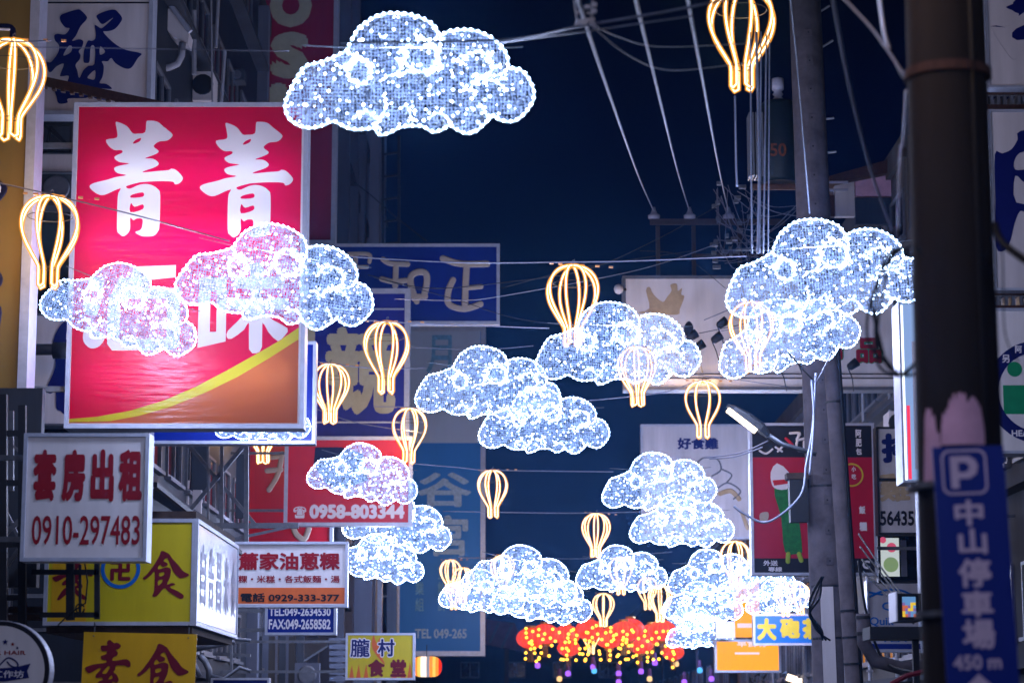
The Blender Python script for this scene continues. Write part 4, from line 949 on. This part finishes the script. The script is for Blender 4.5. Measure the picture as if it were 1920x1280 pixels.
for pts, r in (([(375,1228),(385,1240),(392,1256),(392,1275)],.05),([(362,1240),(375,1268)],.04),([(360,1218),(440,1202)],.04),([(395,1266),(420,1272),(450,1250),(470,1258)],.03),([(366,1190),(470,1200)],.03)): b.tube([P(x, y, 36)-o for x, y in pts], r, 8)
b.build('pipe', ALU_DK, t, smooth=True)
b = B(); seg(b, (434,1208), (434,1262), .04, 36, o); seg(b, (400,1225), (470,1228), .05, 36.2, o); b.build('bracket_bar', STEEL, t)
# pale columns between signs low centre-left
t = thing('pale_pillar', 'pale vertical pillars and gutter behind the small glowing clouds', 'pillar', P(690, 1300, 66)); o = P(690, 1300, 66)
for x0, x1, m_ in ((630,648,WALLS[3]),(662,700,WALLS[3]),(706,718,ALU_DK),(724,746,SHEETM)):
    A = P(x0, 1300, 66)-o; C_ = P(x1, 900, 66)-o; b = B(); b.box(A.x, C_.x, 0, .4, A.z, C_.z); b.build('pillar_face', m_, t)
# right side extras
t = thing('roof_structure', 'reddish rooftop shed with pale panels between the two poles', 'shed', P(1630, 420, 52)); o = P(1630, 420, 52)
b = B(); A = [P(1555,330,52)-o, P(1735,280,52)-o, P(1735,310,52)-o, P(1555,345,52)-o]; b.add([(p.x,0,p.z) for p in A]+[(p.x,2,p.z) for p in A], [(0,1,2,3),(4,5,6,7)[::-1],(0,1,5,4),(2,3,7,6),(1,2,6,5),(3,0,4,7)]); b.build('roof', RUST, t)
for x0, x1, y0, y1, m_ in ((1570,1605,325,400,CREAM),(1608,1740,318,362,PASTE),(1608,1740,365,415,WALLS[0]),(1556,1568,360,400,RUST)):
    A = P(x0, y1, 52)-o; C_ = P(x1, y0, 52)-o; b = B(); b.box(A.x, C_.x, .3, .5, A.z, C_.z); b.build('wall_panel', m_, t)
for y, x1 in ((342,1590),(356,1590)):
    b = B(); seg(b, (1555,y), (x1,y), .05, 51.8, o); b.build('insulator_arm', CERAM, t)
t = thing('pale_pillar', 'pale streaked pillar right of the video screen', 'pillar', P(1745, 1230, 28)); o = P(1745, 1230, 28)
for x0, x1, yt, m_ in ((1728,1740,905,ALU),(1741,1752,905,ALU_DK),(1753,1768,930,CREAM)):
    A = P(x0, 1160, 28)-o; C_ = P(x1, yt, 28)-o; b = B(); b.box(A.x, C_.x, 0, .2, A.z, C_.z); b.build('strip', m_, t)
b = B(); A = P(1728,1225,28)-o; b.add([(p.x, y_, p.z) for y_ in (0,.3) for p in (P(1728,1130,28)-o, P(1752,1105,28)-o, P(1764,1130,28)-o, P(1764,1200,28)-o, P(1735,1222,28)-o)], [(0,1,2,3,4)[::-1],(5,6,7,8,9),(0,1,6,5),(1,2,7,6),(2,3,8,7),(3,4,9,8),(4,0,5,9)]); b.build('painted_foot', PALEB, t)
t = thing('pipe_bend', 'grey pipe bending under the conduit pole at lower right', 'pipe', P(1640, 1240, 30)); o = P(1640, 1240, 30)
b = B(); b.tube([P(x, y, 30)-o for x, y in ((1618,1150),(1620,1205),(1640,1238),(1690,1252),(1760,1245))], .09, 10); b.build('pipe', CONC, t, smooth=True)
for x, y in ((1618,1160),(1619,1190)):
    q = P(x, y, 30)-o; b = B(); b.lathe([(.1,0),(.1,.04)], 12, tuple(q)); b.build('clamp', IRON, t)
s = Sign('lightbox_sign', 'small glowing amber lightbox in the bottom right corner under pipes', 'sign', (1624, 1254, 1662, 1310), 60, .3, OG, IRON, 2, None)
s = Sign('lightbox_sign', 'thin glowing amber strip shop light beneath the arched lettering board', 'sign', (1656, 1222, 1666, 1240), 60, .3, OG, None, 0, None)
# umbrella-like dark awning at the lower right
b = B(); o = P(1720, 1300, 24); b.tube([P(x, y, 24) for x, y in ((1670,1282),(1700,1266),(1740,1256),(1800,1256))], .03, 6); tag(b.build('awning_edge', MAROON), 'dark red rounded awning edge at the bottom beside the parking sign', 'awning')

# far street clutter: house gable and posts
t = thing('gable_roof', 'dim pinkish tiled roof below the far clouds', 'roof', P(950, 1200, 118)); o = P(950, 1200, 118); b = B()
A = [P(908,1160,118)-o, P(965,1168,118)-o, P(988,1222,118)-o, P(908,1206,118)-o]; b.add([(p.x,0,p.z) for p in A]+[(p.x,1,p.z) for p in A], [(0,1,2,3)[::-1],(4,5,6,7),(0,1,5,4),(1,2,6,5),(2,3,7,6),(3,0,4,7)]); b.build('tile_slope', mat('pinkish_roof', '#8a6a72', .8, 0, .4, 2), t)
b = B(); seg(b, (950,1215), (950,1330), .22, 118, o); b.build('post', RUST, t)
b = B(); seg(b, (936,1166), (918,1204), .12, 117.8, o); seg(b, (960,1170), (940,1215), .12, 117.8, o); b.build('rafter', STEEL, t)
# dark tree at the far right
random.seed(31); t = thing('street_tree', 'dim dark leafy tree below the blue tea sign', 'tree', (P(1490, 1300, 80).x, 80, 0))
b = B(); b.tube([(0,0,0),(.1,0,1.6),(-.1,.1,2.8),(.3,0,4)], [.16,.13,.1,.05], 8); b.tube([(-.1,.1,2.6),(-.7,0,3.8)], [.07,.03], 6); b.tube([(0,0,2.2),(.8,.2,3.6)], [.07,.03], 6); b.build('trunk', WOODD, t)
b = B(); LEAF = mat('dim_foliage', (.07,.06,.04), .8, 0, .5, 3)
for i in range(900):
    a = random.uniform(0, 6.28); r_ = abs(random.gauss(0, .75)); c = Vector((math.cos(a)*r_, math.sin(a)*r_, 3.3 + random.gauss(0, .55))); e = Vector((random.gauss(0,1), random.gauss(0,1), random.gauss(0,1))).normalized()*.12; f_ = e.orthogonal().normalized()*.07
    b.quad(c-e, c+f_, c+e, c-f_)
b.build('crown', LEAF, t)

# ---------------------------------------------------------------- street lamps (lit)
LAMPF = emis('street_lamp_diffuser', (1.0, .80, .56), 8)
def street_lamp(a, D, label, arm, energy, head_rot, color=(1.0, .82, .86)):
    t = thing('street_lamp', label, 'street lamp', P(*a, D), (0, 0, 0), 'street lamps')
    mx = Matrix.Rotation(head_rot, 4, 'Y')
    b = B(); pr = [(.0,.04),(.10,.08),(.35,.12),(.60,.12),(.74,.07)]
    vs = []; fs = []
    for i, (x, h) in enumerate(pr):
        for (yy, zz) in ((-.11,0),(-.09,h*.8),(0,h*1.2),(.09,h*.8),(.11,0)): vs.append(mx @ Vector((x, yy*(.6+.4*(0 < i < 4)), zz)))
    for i in range(4):
        for j in range(5): j2 = (j+1) % 5; fs.append((i*5+j, i*5+j2, (i+1)*5+j2, (i+1)*5+j))
    fs += [(0,1,2,3,4)[::-1], (20,21,22,23,24)]; b.add(vs, fs); b.build('lamp_head', IRON, t)
    b = B(); b.box(.04, .56, -.10, .10, -.05, -.002, mx); b.build('diffuser', LAMPF, t)
    b = B(); b.tube([mx @ Vector((.66,0,.04))] + [Vector(p) for p in arm], .035, 8); b.build('arm', STEEL, t, smooth=True)
    l = bpy.data.lights.new('lamp_light', 'AREA'); l.shape = 'RECTANGLE'; l.size = .5; l.size_y = .16; l.energy = energy; l.color = color
    lo = bpy.data.objects.new('lamp_light', l); col.objects.link(lo); lo.parent = t; lo.location = mx @ Vector((.3, 0, -.04)); lo.rotation_euler = (0, head_rot, 0)
    return t
street_lamp((1362, 762), 33.5, 'lit street lamp head with bright white underside left of the poster', [(.8,.0,-.55),(1.3,.0,-.7)], 30, R(38))

# ---------------------------------------------------------------- balloon lights
def balloon_meshes():
    prof = [(.010,1.235),(.09,1.222),(.20,1.185),(.30,1.11),(.37,1.0),(.40,.87),(.385,.73),(.335,.60),(.26,.47),(.19,.36),(.145,.28),(.135,.22),(.135,.02)]
    prof = catmull(prof, 3, False)
    out = []
    for k in range(4):
        a1 = (2*k) * math.pi/4 + .2; a2 = (2*k+1) * math.pi/4 + .2
        path = [Vector((r*math.cos(a1), r*math.sin(a1), z)) for r, z in prof]
        back = [Vector((r*math.cos(a2), r*math.sin(a2), z)) for r, z in prof][::-1]
        am = (a1+a2)/2; path += [Vector((.135*math.cos(am), .135*math.sin(am), -.012))] + back
        b = B(); b.mi = 0; b.tube(path, .030, 8); b.mi = 1; b.tube(path, .0085, 5)
        out.append(b.mesh('neon_tube', [NEONS, NEONC], True))
    c = B(); c.lathe([(.02,1.225),(.05,1.23),(.05,1.26),(.02,1.27)], 10); cap = c.mesh('top_cap', ALU_DK)
    c = B(); c.tube([(0,0,1.26),(0,0,1.31),(.03,0,1.33),(.03,0,1.30)], .008, 5); hk = c.mesh('hook', STEEL)
    c = B(); c.tube([(.11*math.cos(a), .11*math.sin(a), .24) for a in [i*math.pi/6 for i in range(12)]], .007, 5, closed=True); rg2 = c.mesh('wire_hoop', IRON); c = B(); c.tube([(.30*math.cos(a), .30*math.sin(a), .95) for a in [i*math.pi/10 for i in range(20)]], .005, 4, closed=True)
    rg = c.mesh('wire_hoop', IRON)
    c = B()
    for x in (-.34, -.2, .16, .4, .62): c.box(x-.03, x+.03, -.015, .015, 1.235, 1.262)
    cn = c.mesh('wire_connector', CON)
    return out, cap, hk, (rg, rg2), cn
BGLOW = bpy.data.lights.new('balloon_glow', 'POINT'); BGLOW.energy = 85; BGLOW.color = (1.0, .60, .26); BGLOW.shadow_soft_size = .2
BM, CAP, HK, RG, CN = balloon_meshes()
def balloon(cx, top, w, label, yaw=0, tilt=0, D=None):
    D = D or FPX * .84 / w; q = P(cx, top, D); s_ = w * D / FPX / .84
    t = thing('balloon_light', label, 'balloon light', (q.x, q.y, q.z - 1.24*s_), (0, tilt, yaw), 'hot air balloon neon lights strung over the street')
    t.scale = (s_,)*3
    for m in BM: put('neon_tube', m, t)
    lo = bpy.data.objects.new('glow_light', BGLOW); col.objects.link(lo); lo.parent = t; lo.location = (0, 0, .8)
    put('top_cap', CAP, t); put('hook', HK, t); put('wire_hoop', RG[0], t); put('wire_hoop', RG[1], t); put('wire_connector', CN, t, kind='stuff')
    return t
BAL = [
 (24,75,132,'warm neon balloon cut by the left edge beside the upper navy character',.1),
 (95,367,120,'warm neon balloon hanging left of the glowing red lightbox',.35),
 (1388,-24,138,'largest warm neon balloon cut by the top edge above the upright wires',.0),
 (1073,497,105,'warm neon balloon against dark sky at centre above a cloud',.3),
 (725,603,92,'warm neon balloon over the right frame of the indigo sign',.15),
 (620,682,76,'slim ribbed neon balloon over the left part of the indigo sign',.5),
 (1410,566,90,'warm neon balloon in front of the two clouds at right',.2),
 (1195,650,76,'pale neon balloon seen over the right end of the middle cloud',.4),
 (1317,714,73,'yellow neon balloon left of the lit street lamp',.1),
 (767,765,70,'warm neon balloon over the corner of the red phone number sign',.3),
 (495,768,68,'warm neon balloon whose neck shows below the blue strip sign',.6),
 (519,930,56,'half hidden neon balloon left of the phone number sign',.2),
 (925,881,60,'yellow neon balloon right of the tall faded blue sign, alone on its wire',.1),
 (1116,962,55,'yellow neon balloon above the low middle cloud, alone on its wire',.4),
 (1164,1044,47,'small neon balloon inside the low middle cloud',.2),
 (943,1040,46,'small neon balloon glowing through the wide low cloud',.5),
 (845,1049,42,'upper one of two small balloons at the left tip of the wide low cloud',.1),
 (868,1064,44,'right one of two small balloons at the left tip of the wide low cloud',.3),
 (851,1088,36,'lowest small balloon at the left tip of the wide low cloud',.3),
 (1131,1112,41,'small neon balloon just above the red lanterns, right of centre',.6),
 (1108,1168,38,'small neon balloon hanging in front of the red lanterns',.2),
 (1214,1082,40,'small neon balloon left of the crowded right clouds',.1),
 (1237,1096,46,'small bright neon balloon against the crowded right clouds above red lanterns',.4),
 (1376,1014,60,'pale neon balloon in front of the crowded right clouds',.2),
 (1472,1092,42,'small neon balloon with its neck showing above the blue tea sign',.2),
 (1500,1094,38,'small neon balloon rightmost above the blue tea sign',.5),
]
for i, (cx, top, w, lab, yaw) in enumerate(BAL): balloon(cx, top, w, lab, yaw, random.uniform(-.03, .03), D={16: 78, 17: 76, 18: 79, 24: 63, 25: 64}.get(i))

# ---------------------------------------------------------------- cloud lights
OUT = [(430,285),(300,350),(200,380),(150,450),(110,530),(85,610),(105,680),(160,725),(230,740),(300,725),(360,700),(430,735),(490,747),(550,742),(592,738),(610,768),(640,776),(690,757),(740,730),(800,722),(860,722),(890,738),(930,757),(985,737),(1015,715),(1060,740),(1110,762),(1160,752),(1200,720),(1240,680),(1265,657),(1300,680),(1370,690),(1420,665),(1460,620),(1490,570),(1497,520),(1480,460),(1440,400),(1395,378),(1350,372),(1348,320),(1320,260),(1270,210),(1210,175),(1140,155),(1060,155),(1000,168),(960,188),(925,130),(870,95),(800,70),(700,60),(610,75),(550,110),(500,150),(470,200),(445,250)]
INNER = [
 [(850+92*math.cos(a), 335+95*math.sin(a)) for a in [i*math.pi/10 for i in range(21)]],
 [(505+68*math.cos(a), 430+72*math.sin(a)) for a in [i*math.pi/9 for i in range(19)]],
 [(960,188),(965,260),(950,340),(960,390),(930,420)],
 [(1170+90*math.cos(a), 385+78*math.sin(a)) for a in [i*math.pi/8 - 3 for i in range(13)]],
 [(740,360),(735,420),(700,450),(650,455)],
 [(440,300),(470,330),(500,345)],
 [(650,600),(655,650),(620,700),(592,735)],
 [(1350,372),(1330,410),(1290,440),(1200,450)],
 [(1085,500),(1130,540),(1150,480),(1230,465),(1310,500),(1330,540)],
 [(900,690),(960,655),(1020,700),(1015,715)],
 [(740,640),(780,620),(800,700)],
 [(480,690),(540,650),(600,700)],
 [(1240,680),(1210,640),(1180,600)],
]
CS = 2.2 / 1415.0
def to_local(p): return ((p[0]-792)*CS, -(p[1]-418)*CS)
OUTL = [to_local(p) for p in catmull(OUT, 5)]
INN = [[to_local(p) for p in catmull(q, 3, False)] for q in INNER]
OA = np.array(OUTL)
def inside(pts):
    x, z = pts[:, 0], pts[:, 1]; r = np.zeros(len(pts), bool); n = len(OA)
    for i in range(n):
        x1, z1 = OA[i]; x2, z2 = OA[i-1]
        if z1 == z2: continue
        c = ((z1 > z) != (z2 > z)) & (x < (x2-x1)*(z-z1)/(z2-z1) + x1); r ^= c
    return r
def puff(pts):
    d = np.min(np.hypot(pts[:, None, 0]-OA[None, :, 0], pts[:, None, 1]-OA[None, :, 1]), axis=1)
    return .13*(1-np.exp(-d/.09))
def resample(path, step, closed=False):
    p = [Vector(q) for q in path] + ([Vector(path[0])] if closed else []); out = []; acc = 0
    for a, c in zip(p, p[1:]):
        L = (c-a).length
        while acc <= L and L > 0: out.append(a.lerp(c, acc/L)); acc += step
        acc -= L
    return out
def cloud_meshes(seed):
    rng = np.random.RandomState(seed)
    # frame rope
    b = B(); b.tube([(x, 0, z) for x, z in OUTL[::2]], .011, 5, closed=True); rope = b.mesh('outline_rope', ROPE)
    inn = []
    for q in INN:
        pp = np.array(q); h = puff(pp); b = B(); b.tube([(x, -hh-.005, z) for (x, z), hh in zip(q, h)][::2], .008, 4); inn.append(b.mesh('inner_rope', ROPE))
    # bulbs
    b = B()
    for v in resample(OUTL, .062, True): b.octa((v.x, -.012, v.y), .0145)
    for q in INN:
        rs = resample(q, .060)
        if not rs: continue
        h = puff(np.array([(v.x, v.y) for v in rs]))
        for v, hh in zip(rs, h): b.octa((v.x, -hh-.012, v.y), .0115*rng.uniform(.8, 1.15))
    b.mi = 1; pts = rng.uniform((-1.1, -.6), (1.1, .6), (330, 2)); pts = pts[inside(pts)]; h = puff(pts)
    for (x, z), hh in zip(pts, h): b.octa((x, -hh-.01, z), .0125*rng.uniform(.5, 1.3))
    near = np.array([q for l_ in INN for q in l_]); pick = near[rng.randint(0, len(near), 190)] + rng.normal(0, .035, (190, 2)); pick = pick[inside(pick)]; h = puff(pick)
    for (x, z), hh in zip(pick, h): b.octa((x, -hh-.012, z), .012*rng.uniform(.5, 1.3))
    bulbs = b.mesh('led_bulbs', [LED, LED2])
    # net of tinsel strands that emit by themselves, front and back
    st = .031; b = B(); w = .0034
    gx = np.arange(-1.12, 1.12, st); gz = np.arange(-.58, .58, st)
    G = np.array([(x, z) for x in gx for z in gz]); G2 = G + rng.normal(0, .0038, G.shape); ins_ = inside(G2).reshape(len(gx), len(gz)); h = puff(G2).reshape(len(gx), len(gz)); G2 = G2.reshape(len(gx), len(gz), 2)
    for side in (-1, 1):
        ww = w * (1 if side < 0 else .8)
        for i in range(len(gx)-1):
            for j in range(len(gz)-1):
                if not ins_[i, j]: continue
                x, z = G2[i, j]; y = side*h[i, j]
                if ins_[i+1, j] and rng.rand() < .85:
                    x2, z2 = G2[i+1, j]; y2 = side*h[i+1, j]; b.quad((x,y,z-ww),(x2,y2,z2-ww),(x2,y2,z2+ww),(x,y,z+ww))
                if ins_[i, j+1] and rng.rand() < .9:
                    x2, z2 = G2[i, j+1]; y2 = side*h[i, j+1]; b.quad((x-ww,y+.001,z),(x+ww,y+.001,z),(x2+ww,y2+.001,z2),(x2-ww,y2+.001,z2))
    net = b.mesh('tinsel_net', NET)
    b = B(); pts = np.vstack([rng.uniform((-1.1, -.6), (1.1, .6), (2700, 2)), near[rng.randint(0, len(near), 1500)] + rng.normal(0, .03, (1500, 2))]); pts = pts[inside(pts)]; h = puff(pts)
    for (x, z), hh in zip(pts, h):
        r_ = .0046*rng.uniform(.4, 1.5); y = -hh-.004 if rng.rand() < .75 else hh
        b.add([(x+r_,y,z),(x-r_*.5,y,z+r_*.87),(x-r_*.5,y,z-r_*.87),(x,y-r_,z)], [(0,1,3),(1,2,3),(2,0,3),(0,2,1)])
    sp_ = b.mesh('tinsel_sparks', SPARK)
    b = B(); 
    b.tube([(-.95,.03,.26),(-.6,.02,.24),(0,.02,.25),(.6,.02,.24),(1.0,.03,.27)], .005, 4)
    wires_ = b.mesh('hanging_wire', STEEL)
    return rope, inn, bulbs, net, sp_, wires_
GLOW = bpy.data.lights.new('cloud_glow', 'POINT'); GLOW.energy = 590; GLOW.color = (.52, .62, 1.0); GLOW.shadow_soft_size = .3
CM = [cloud_meshes(s_) for s_ in (1, 2, 3)]
def cloud(cx, cy, w, roll, label, v=0, yaw=0.0, D=None, flip=False, sz=1.0):
    D = D or FPX * 2.2 / w; q = P(cx, cy, D); s_ = w * D / FPX / 2.2
    t = thing('cloud_light', label, 'cloud light', q, (0, R(roll), yaw), 'glowing cloud lights strung over the street')
    t.scale = (s_ * (-1 if flip else 1), s_, s_ * sz)
    rope, inn, bulbs, net, sp_, wr = CM[v]
    put('outline_rope', rope, t)
    for m in inn: put('inner_rope', m, t)
    put('led_bulbs', bulbs, t, kind='stuff'); put('tinsel_net', net, t, kind='stuff'); put('tinsel_sparks', sp_, t, kind='stuff'); put('hanging_wire', wr, t)
    lo = bpy.data.objects.new('glow_light', GLOW); col.objects.link(lo); lo.parent = t
    return t
CL = [
 (769,139,482,0,'topmost and largest glowing cloud against the night sky',0),
 (522,515,378,10,'large glowing cloud overlapping the right side of the red lightbox',1),
 (233,573,306,19,'glowing cloud tilted down across the left side of the red lightbox',2),
 (1546,503,384,-3,'large glowing cloud partly hidden by the near brown pole',0),
 (1474,625,276,-12,'lower glowing cloud tucked under the large one near the brown pole',1),
 (1160,644,314,1,'glowing cloud at centre right overlapped by a pale balloon',2),
 (917,718,276,3,'glowing cloud at centre in front of the faded blue sign edge',0),
 (1021,788,248,2,'glowing cloud lowest of the three grouped at centre',1),
 (494,783,182,3,'glowing cloud mostly hidden behind the red lightbox bottom edge',2),
 (684,886,212,13,'glowing cloud over the red phone number sign',0),
 (748,978,205,10,'glowing cloud behind the right corner of the phone number sign',1),
 (712,1046,172,10,'glowing cloud low beside the snack sign',2),
 (1236,902,215,0,'glowing cloud over the dull white sign, upper of a stacked pair',0),
 (1279,976,196,2,'glowing cloud just below another one, lower of a stacked pair',1),
 (985,1076,205,12,'wide low glowing cloud right of the tall faded blue sign',2),
 (1018,1118,190,8,'glowing cloud bottom layer just above the red lanterns',0),
 (905,1108,160,6,'small glowing cloud at the left end of the low cluster',1),
 (1166,1066,172,2,'low middle glowing cloud left of the crowded right ones',2),
 (1335,1072,170,-3,'glowing cloud at the top of the crowded right cluster',0),
 (1318,1128,150,4,'glowing cloud in the middle of the crowded right cluster',1),
 (1312,1182,126,-2,'lowest glowing cloud of the crowded right cluster above lanterns',2),
 (1415,1090,150,-8,'glowing cloud just right of the crowded right cluster',0),
 (1462,1116,130,-4,'rightmost low glowing cloud beside the concrete pole',1),
 (1290,1160,100,-3,'tiny farthest glowing cloud left in the crowded right cluster',2),
]
for i, (cx, cy, w, roll, lab, v) in enumerate(CL):
    cloud(cx, cy, w, roll, lab, v, random.uniform(-.12, .12), D={2: 30.9, 4: 32.5, 8: 35.3, 10: 58, 11: 56.5, 22: 62}.get(i))

for i, (x, y, z, lab) in enumerate([(-2.2, 11, 7.6, 'added fill light cloud high overhead, unseen, just above the top of the view at left'), (2.4, 6, 7.4, 'added fill light cloud overhead to the right, unseen above the viewpoint'),  # unseen copies of the cloud lights, added to brighten near signs and pole
    (-1.5, -2, 6.6, 'added fill light cloud overhead, unseen just behind the viewpoint'), (2.6, -7, 6.2, 'added fill light cloud unseen behind the viewpoint over the right kerb'), (-3.0, -11, 6.0, 'added fill light cloud unseen farther behind the viewpoint over the left kerb')]):
    cloud(960, 640, 100, random.uniform(-5, 5), lab, i % 3, 0, D=FPX*2.2/100).location = (x, y, z)
    [o for o in col.objects if o.get('label') == lab][0].scale = (1, 1, 1)

for x, y, z, lab in ((.7, 10.8, 5.65, 'added warm fill light balloon, unseen overhead left of the near brown pole, above the view'), (-2.6, 3, 6.8, 'added warm fill light balloon, unseen overhead at left, above the viewpoint'), (.2, -5, 6.0, 'added warm fill light balloon, unseen behind the viewpoint over mid street')):  # unseen balloon copies, added to throw warm light on near pole and signs
    t = balloon(960, 640, 138, lab); t.location = (x, y, z); t.scale = (1, 1, 1)

# ---------------------------------------------------------------- far red lanterns, golden bulbs and violet drops
LRED = mat('red_lantern_silk', (.7,.02,.015), .5, 0, .2, 6, 0, False, (1,.06,.02), 1.2); GB = emis('golden_bulb', (1.0, .46, .03), 5, False)
VIO = emis('violet_lamp', (.38,.12,1.0), 1.6, False); CYA = emis('cyan_lamp', (.1,.5,1.0), 1.4, False); AMB = emis('amber_lamp', (1.0,.62,.25), 1.3, False); GOLDT = mat('gold_trim', '#c89632', .4, .5, .2)
lb = B(); pr = []
for i in range(13):
    a = -math.pi/2 + math.pi*i/12; pr.append((max(.14, .5*math.cos(a)), .36*math.sin(a)))
lb.lathe(pr, 20); LM = lb.mesh('silk_body', LRED, True)
lb = B(); lb.lathe([(.15,.34),(.17,.36),(.17,.42),(.15,.43)], 12); lb.lathe([(.15,-.43),(.17,-.42),(.17,-.36),(.15,-.34)], 12); LC = lb.mesh('cap_ring', GOLDT)
lb = B()
for i in range(8): a = i*.785; lb.tube([(.08*math.cos(a),.08*math.sin(a),-.43),(.09*math.cos(a),.09*math.sin(a),-.8)], .012, 4)
LT = lb.mesh('tassel', GOLDT)
lb = B(); 
for i in range(8):
    a = i*math.pi/8
    lb.tube([(r_*1.006*math.cos(a), r_*1.006*math.sin(a), z) for r_, z in pr], .008, 4); lb.tube([(-r_*1.006*math.cos(a), -r_*1.006*math.sin(a), z) for r_, z in pr], .008, 4)
LRB = lb.mesh('rib', GOLDT)
def lantern(px, py, D, lab, s_=1):
    t = thing('red_lantern', lab, 'lantern', P(px, py, D), (0,0,random.random()), 'red lanterns at the end of the street'); t.scale = (s_,)*3
    put('silk_body', LM, t); put('cap_ring', LC, t); put('tassel', LT, t); put('rib', LRB, t)
random.seed(17)
names = ['leftmost red lantern under the wide low cloud', 'second red lantern from the left', 'red lantern left of the small balloon among lanterns', 'lower red lantern left of the small balloon', 'red lantern directly behind the small balloon among lanterns', 'red lantern just right of the small balloon among lanterns', 'red lantern at the middle right of the row', 'high red lantern right of the lowest neon balloon', 'red lantern left of the crowded right clouds', 'red lantern half behind the lowest right cloud', 'rightmost low red lantern under the lowest right cloud', 'low red lantern in the right half of the row']
LP = [(995,1196),(1022,1188),(1062,1190),(1066,1214),(1105,1180),(1142,1196),(1170,1184),(1182,1178),(1222,1188),(1242,1182),(1262,1222),(1200,1206)]
for i, (px, py) in enumerate(LP): lantern(px, py, 92 + (i % 3)*2.5, names[i], 1.15 if i not in (3, 10) else .9)
# golden bulb strings: each hanging string is a thing
bm_ = B(); bm_.octa((0,0,0), .075); 
for i in range(22):
    px = 992 + i*12.5 + random.uniform(-5, 5) + (10 if i > 16 else 0); D = 88
    top = P(px, 1172 + random.uniform(-4, 8) + (20 if i > 20 else 0), D); n_ = random.randint(4, 8)
    t = thing('bulb_string', ORD[i] + ' hanging string of golden bulbs from the left before the red lanterns', 'string light', top, (0,0,0), 'golden bulb strings before the red lanterns')
    b = B(); b.tube([(0,0,.1),(0.02,0,-1.45)], .006, 4); b.build('cord', IRON, t)
    for j in range(n_):
        b = B(); b.lathe([(.012,-.052),(.04,-.037),(.055,0),(.04,.037),(.012,.052)], 8, (random.uniform(-.16,.16), 0, -.12 - j*1.3/n_ + random.uniform(-.05,.05))); b.build('bulb', GB, t, smooth=True)
for px, py, m_ in sorted(((1008,1247,VIO),(1065,1262,VIO),(1112,1250,VIO),(1160,1262,VIO),(1202,1258,VIO),(1228,1242,VIO),(1312,1256,CYA),(1268,1244,AMB),(1049,1272,AMB),(1218,1272,AMB),(1334,1272,VIO),(1283,1278,VIO),(1355,1272,AMB),(1425,1278,VIO),(1160,1278,VIO),(1114,1257,CYA)), key=lambda q: q[0]):
    nm = {'violet_lamp': 'violet', 'cyan_lamp': 'pale blue', 'amber_lamp': 'amber'}[m_.name]
    cnt = globals().setdefault('CNT', {}); cnt[nm] = cnt.get(nm, 0) + 1
    t = thing('drop_lamp', f'{ORD[cnt[nm]-1]} tiny {nm} drop lamp from the left below the red lanterns', 'lamp', P(px, py, 96), (0,0,0), f'{nm} drop lamps far down the street')
    b = B(); b.lathe([(.02,-.11),(.1,-.08),(.115,0),(.1,.08),(.05,.12)], 10); b.build('globe', m_, t, smooth=True)
    b = B(); b.lathe([(.09,.12),(.07,.42)], 8); b.build('stem', mat('dim_violet_tube', (.16,.08,.22), .5, 0, .2) if 'STEMM' not in globals() else STEMM, t)
    if 'STEMM' not in globals(): STEMM = t.children[1].data.materials[0]
# a few dim far things: shop umbrella, pale lit shop fronts
t = thing('shop_umbrella', 'small dim pale umbrella lit from below far right of the lanterns', 'umbrella', P(1520, 1262, 74))
b = B(); b.lathe([(.9,0),(.6,.2),(.25,.36),(.03,.42)], 12); b.build('canopy', PALEB, t, smooth=True); b = B(); b.tube([(0,0,-2.2),(0,0,.4)], .02, 6); b.build('pole', STEEL, t)
t = thing('shop_light', 'small bright warm light at the bottom right of the orange sign', 'lamp', P(1494, 1274, 70)); b = B(); b.box(-.3,.3,0,.15,-.1,.1, Matrix.Rotation(R(18),4,'Y')); b.build('tube_panel', emis('warm_shop_light', (1,.8,.6), 3), t); b = B(); b.box(-.32,.32,.15,.2,-.13,.13); b.build('casing', IRON, t)

# ---------------------------------------------------------------- thin haze, added to give the lights a blue bloom
hz = B(); hz.box(-60, 60, -25, 200, -1.3, 34)
m = bpy.data.materials.new('bloom_haze'); m.use_nodes = True; n = m.node_tree.nodes; n.remove(n['Principled BSDF'])
v = n.new('ShaderNodeVolumePrincipled'); v.inputs['Color'].default_value = (.13, .40, 1, 1); v.inputs['Density'].default_value = .00038; v.inputs['Anisotropy'].default_value = .92
m.node_tree.links.new(v.outputs[0], n['Material Output'].inputs['Volume'])
hz.build('haze', m, kind='stuff')
